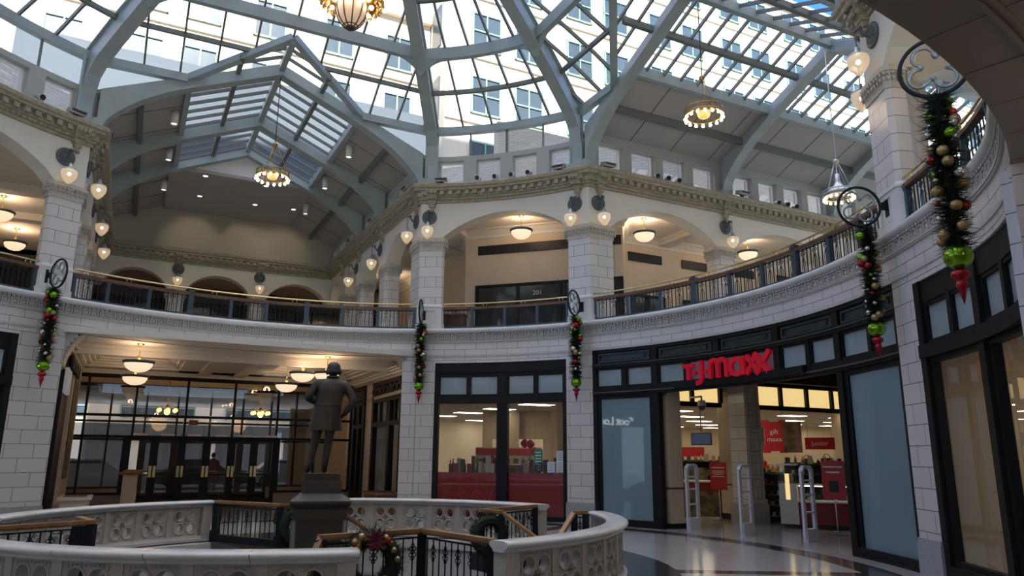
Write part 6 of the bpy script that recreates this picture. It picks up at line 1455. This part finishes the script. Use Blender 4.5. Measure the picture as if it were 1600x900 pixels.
# ---- upstairs: row of amber lights in the far shop, chair backs by door 201
t = thing('light_row', 'row of orange lanterns in the dark shop beyond the far end wall', 'lamp', W(AL, 22.6, 1.3, 6.3))
MB().wbox(AL, 22.5, 22.6, -.4, 4.2, 6.72, 6.76).build('rail', 'black', t)
for k in range(13):
    x = -.3 + k * .36; MB().lathe([(0, .2), (.08, .19), (.12, .12), (.14, 0), (.12, -.02), (0, -.02)], 10, W(AL, 22.55, x, 6.52)).build('shade', 'amber_dim' if 'amber_dim' in MATS else mat('amber_dim', (1, .55, .2), .4, emit=(1, .50, .16), es=.9) and 'amber_dim', t)
q = P(R + 1.15, 83.0, 5.2); t = thing('wooden_cabinet', 'low brown wooden cabinet behind the railing left of door 201', 'cabinet', q); e1 = P(1, -7); e2 = P(1, 83)
MB().box(q + Z * .33, (.62, .4, .62), ex=e1, ey=e2).build('body', 'wood', t); MB().box(q + Z * .66, (.68, .46, .05), ex=e1, ey=e2).build('top', 'wood', t)
for s in (-.15, .15): MB().box(q + e1 * s - e2 * .21 + Z * .34, (.26, .02, .5), ex=e1, ey=e2).build('door', 'wood', t)
# ---- right-hand shop: chair and table near the glass
q = at(1563, 842, 10.6); q = Vector((q.x, q.y, 0)); q = P(R + .95, -13.6, 0)
t = thing('tub_chair', 'mauve tub chair inside the right-hand shop window', 'chair', q); MB().lathe([(0, .40), (.27, .40), (.29, .34), (.24, .12), (.1, .1), (0, .1)], 20, q).build('seat', 'mauve' if 'mauve' in MATS else mat('mauve', (.22, .15, .17), .8) and 'mauve', t); MB().lathe([(.29, .34), (.33, .72), (.30, .74), (.26, .40)], 20, q, a0=-90, a1=110).build('backrest', 'mauve', t)
for k in range(4): a = pi / 4 + k * pi / 2; MB().tube([q + Vector((.18 * cos(a), .18 * sin(a), .12)), q + Vector((.24 * cos(a), .24 * sin(a), 0))], .018, 6).build('leg', 'dark_grey', t)
q = P(R + .75, -20.5, 0); t = thing('round_table', 'round wooden table at the lower right corner behind the glass', 'table', q); MB().lathe([(0, .72), (.34, .72), (.35, .70), (.34, .68), (0, .68)], 28, q).build('top', 'wood_light', t); MB().lathe([(0, .68), (.03, .68), (.03, .04), (.2, .02), (.2, 0), (0, 0)], 16, q).build('pedestal', 'dark_grey', t)
S(MB().arc(R + 4.2, R + 4.3, -33, -6.9, 0, 4.2), 'wall_shop', 'store_wall'); S(MB().arc(R + .5, R + 4.2, -33, -6.9, 3.5, 3.56), 'ceiling_shop', 'store_ceiling')
S(MB().add([P(R + .2, -6.95, 0), P(R + 4.3, -6.95, 0), P(R + 4.3, -6.95, 3.6), P(R + .2, -6.95, 3.6)], [(0, 1, 2, 3)]), 'wall_shop_side', 'store_wall'); S(MB().arc(R + .5, R + 4.2, 152, 175, 3.5, 3.56).arc(R + 4.2, R + 4.3, 150, 177, 0, 3.6), 'wall_shop_left', 'store_wall')
for k, (a, r) in enumerate(((-20, R + 2.9), (-13, R + 2.4), (168, R + 2))): c_ = copy_tree(k0); c_.location = P(r, a, 3.5); c_['label'] = 'flat fluorescent panel in the ceiling of a side shop'; c_['group'] = 'fluorescent panels in the side shops'
# ---- street: parked cars, a passer-by
def car(p, rz, m, label):
    t = thing('car', label, 'car', p, group='cars parked in the street'); M = Matrix.Translation(p) @ Matrix.Rotation(rz, 4, 'Z')
    def PR(poly, y0, y1, name, mm, ins=0):
        n = len(poly); b = MB(); b.add([M @ Vector((x, y0 + (ins if z > .95 else 0), z)) for x, z in poly] + [M @ Vector((x, y1 - (ins if z > .95 else 0), z)) for x, z in poly], [tuple(range(n))[::-1], tuple(range(n, 2 * n))] + [(i, (i + 1) % n, n + (i + 1) % n, n + i) for i in range(n)]); b.build(name, mm, t)
    PR([(-2.25, .3), (-2.3, .6), (-2.2, .88), (-1.5, .95), (.9, .95), (2.0, .82), (2.25, .62), (2.25, .3), (1.8, .22), (-1.8, .22)], -.88, .88, 'body', m)
    PR([(-1.75, .95), (-1.15, 1.42), (.25, 1.45), (1.05, .95)], -.82, .82, 'cabin', m, .14)
    PR([(-1.45, .98), (-1.02, 1.34), (.2, 1.37), (.8, .98)], -.79, .79, 'window', 'window_pane', .06)
    for x in (-1.4, 1.4):
        for y in (-.85, .85): c_ = M @ Vector((x, y, .32)); d = (M.to_3x3() @ Y).normalized(); MB().cyl(c_ - d * .1, c_ + d * .1, .32, 18).build('wheel', 'black', t); MB().cyl(c_ - d * .11, c_ + d * .11, .19, 14).build('hubcap', 'silver', t)
r0 = radians(AL - 90)
car(W(AL, 27.2, -3.9), r0, 'car_blue' if 'car_blue' in MATS else mat('car_blue', (.55, .64, .78), .25, .1) and 'car_blue', 'silver-blue car seen through the left entrance panes')
car(W(AL, 29.6, .9), r0, 'dark_grey', 'dark car seen through the middle entrance doors'); car(W(AL, 31.5, 5.6), r0, 'car_blue', 'blue car further along, behind the right entrance doors'); car(W(AL, 34, -6.2), r0 + pi, 'panel_grey', 'grey car across the street, farthest of the parked cars')
q = W(AL, 25.0, .9, 0); t = thing('person', 'passer-by in a maroon coat outside the entrance doors', 'person', q); M4 = Matrix.Translation(q) @ Matrix.Rotation(r0 + pi, 4, 'Z')
V, Ed, Rr = [], [], []
p0 = ch(None, [((0, 0, .92), .12)]); cs = ch(p0, [((0, 0, 1.14), .13), ((0, 0, 1.36), .13)]); nk = ch(cs, [((0, 0, 1.48), .05), ((0, -.01, 1.55), .05)]); ch(nk, [((0, -.02, 1.63), .085), ((0, -.02, 1.70), .07)])
for s in (-1, 1): ch(p0, [((s * .09, 0, .86), .09), ((s * .1, -.12 * s, .47), .065), ((s * .1, -.22 * s, .09), .045), ((s * .1, -.22 * s - .12, .04), .04)]); w = ch(cs, [((s * .2, 0, 1.4), .06), ((s * .25, .06 * s, 1.14), .045), ((s * .24, -.02, .92), .033)]); hand(w, (s * .24, -.05, .86), [(0, -.3, -1, .08), (.1, -.2, -1, .09), (-.1, -.1, -1, .09), (.05, .1, -1, .075), (0, -.9, -.4, .055)])
skin('body', V, Ed, Rr, 'skin_tone', t, M4)
b = MB(); vs = []
for (z, rx_, ry_) in ((.55, .24, .19), (.9, .2, .16), (1.15, .19, .145), (1.38, .22, .14), (1.46, .12, .09), (1.5, .07, .065)): vs += [M4 @ Vector((rx_ * cos(2 * pi * k / 20), ry_ * sin(2 * pi * k / 20), z)) for k in range(20)]
b.add(vs, [(i * 20 + k, i * 20 + (k + 1) % 20, i * 20 + 20 + (k + 1) % 20, i * 20 + 20 + k) for i in range(5) for k in range(20)], True)
for s in (-1, 1): b.tube([M4 @ Vector(p) for p in ((s * .2, 0, 1.4), (s * .25, .06 * s, 1.14), (s * .24, 0, .96))], [.075, .06, .048], 10)
b.build('coat', 'cloth_maroon', t); b = MB()
for s in (-1, 1): b.tube([M4 @ Vector(p) for p in ((s * .09, 0, .9), (s * .1, -.12 * s, .47), (s * .1, -.22 * s, .1))], [.10, .08, .06], 10)
b.build('trousers', 'cloth_dark', t); MB().lathe([(0, .105), (.06, .09), (.1, .03), (.1, -.04), (.08, -.1), (0, -.1)], 16, M4 @ Vector((0, .01, 1.655))).build('hair', 'dark_brown', t)
# ---- clothes rails deeper in the store
rr = random.Random(41)
for i_, (d, uu, l) in enumerate(((18.0, -5.2, 'clothes rail nearest the shop opening'), (19.5, -11.5, 'clothes rail in the middle of the store'), (15.0, -12.5, 'clothes rail seen through the left part of the opening'), (21.5, -6.5, 'clothes rail behind the red cross banner'), (11.5, -17.5, 'clothes rail seen past the left security gate'))):
    p = W(AR, d, uu); ex = Vector((cos(-.45), sin(-.45), 0)); ey = Vector((sin(.45), cos(.45), 0)); L = 1.9
    t = thing('clothes_rail', l, 'clothes rail', p, group='chrome clothes rails')
    MB().tube([p + Z * 1.45, p + ex * L + Z * 1.45], .016, 8).build('rail', 'silver', t)
    for x in (0, L): MB().tube([p + ex * x, p + ex * x + Z * 1.45], .016, 8).build('post', 'silver', t); MB().box(p + ex * x + Z * .02, (.05, .6, .04), ex=ex, ey=ey).build('foot', 'silver', t)
    for k in range(11):
        q = p + ex * (.12 + .165 * k) + Z * 1.4; m = rr.choice(GC + ['cloth_maroon', 'cloth_dark', 'offwhite', 'sign_red_plain']); h = rr.uniform(.6, .95)
        b = MB(); f = lambda x, y, z: q + ex * x + ey * y - Z * z
        b.hexa([f(-.05, -.24, h), f(.05, -.24, h), f(.05, .24, h), f(-.05, .24, h), f(-.03, -.21, .08), f(.03, -.21, .08), f(.03, .21, .08), f(-.03, .21, .08)]); b.hexa([f(-.03, -.21, .08), f(.03, -.21, .08), f(.03, .21, .08), f(-.03, .21, .08), f(-.02, -.05, 0), f(.02, -.05, 0), f(.02, .05, 0), f(-.02, .05, 0)]); b.tube([f(0, 0, .01), f(0, 0, -.05)], .006, 4)
        tag(b.build('garment', m), 'garment hanging on the ' + l, 'garment', 'garments on the ' + l)
# dome camera by the opening
q = W(AR, 10.2, U0 + .45, 3.0); t = thing('dome_camera', 'grey dome camera on an arm under the lit transom', 'camera', q); MB().lathe([(0, .1), (.09, .1), (.11, .02), (.11, -.04), (0, -.04)], 18, q).build('housing', 'offwhite', t); MB().lathe([(.09, -.04), (.08, -.11), (.04, -.15), (0, -.16)], 18, q).build('dome', 'dark_grey', t); MB().tube([q + Z * .1, q + Z * .2, W(AR, 10.2, U0, 3.2)], .025, 8).build('arm', 'grey', t)
hw = MB(); hw.arc(R + 9.0, R + 9.1, 66, 83, 2.35, 3.45); hw.arc(R + 9.0, R + 9.15, 83, 84.2, 0, 3.45)
for a, r in ((62.2, R + 4.2), (80.5, R + 8.6), (69.5, R + 8.8)): q = P(r, a); hw.box(q + Z * 1.72, (.55, .55, 3.45), radians(AR))
S(hw, 'wall_store_inner', 'store_wall')
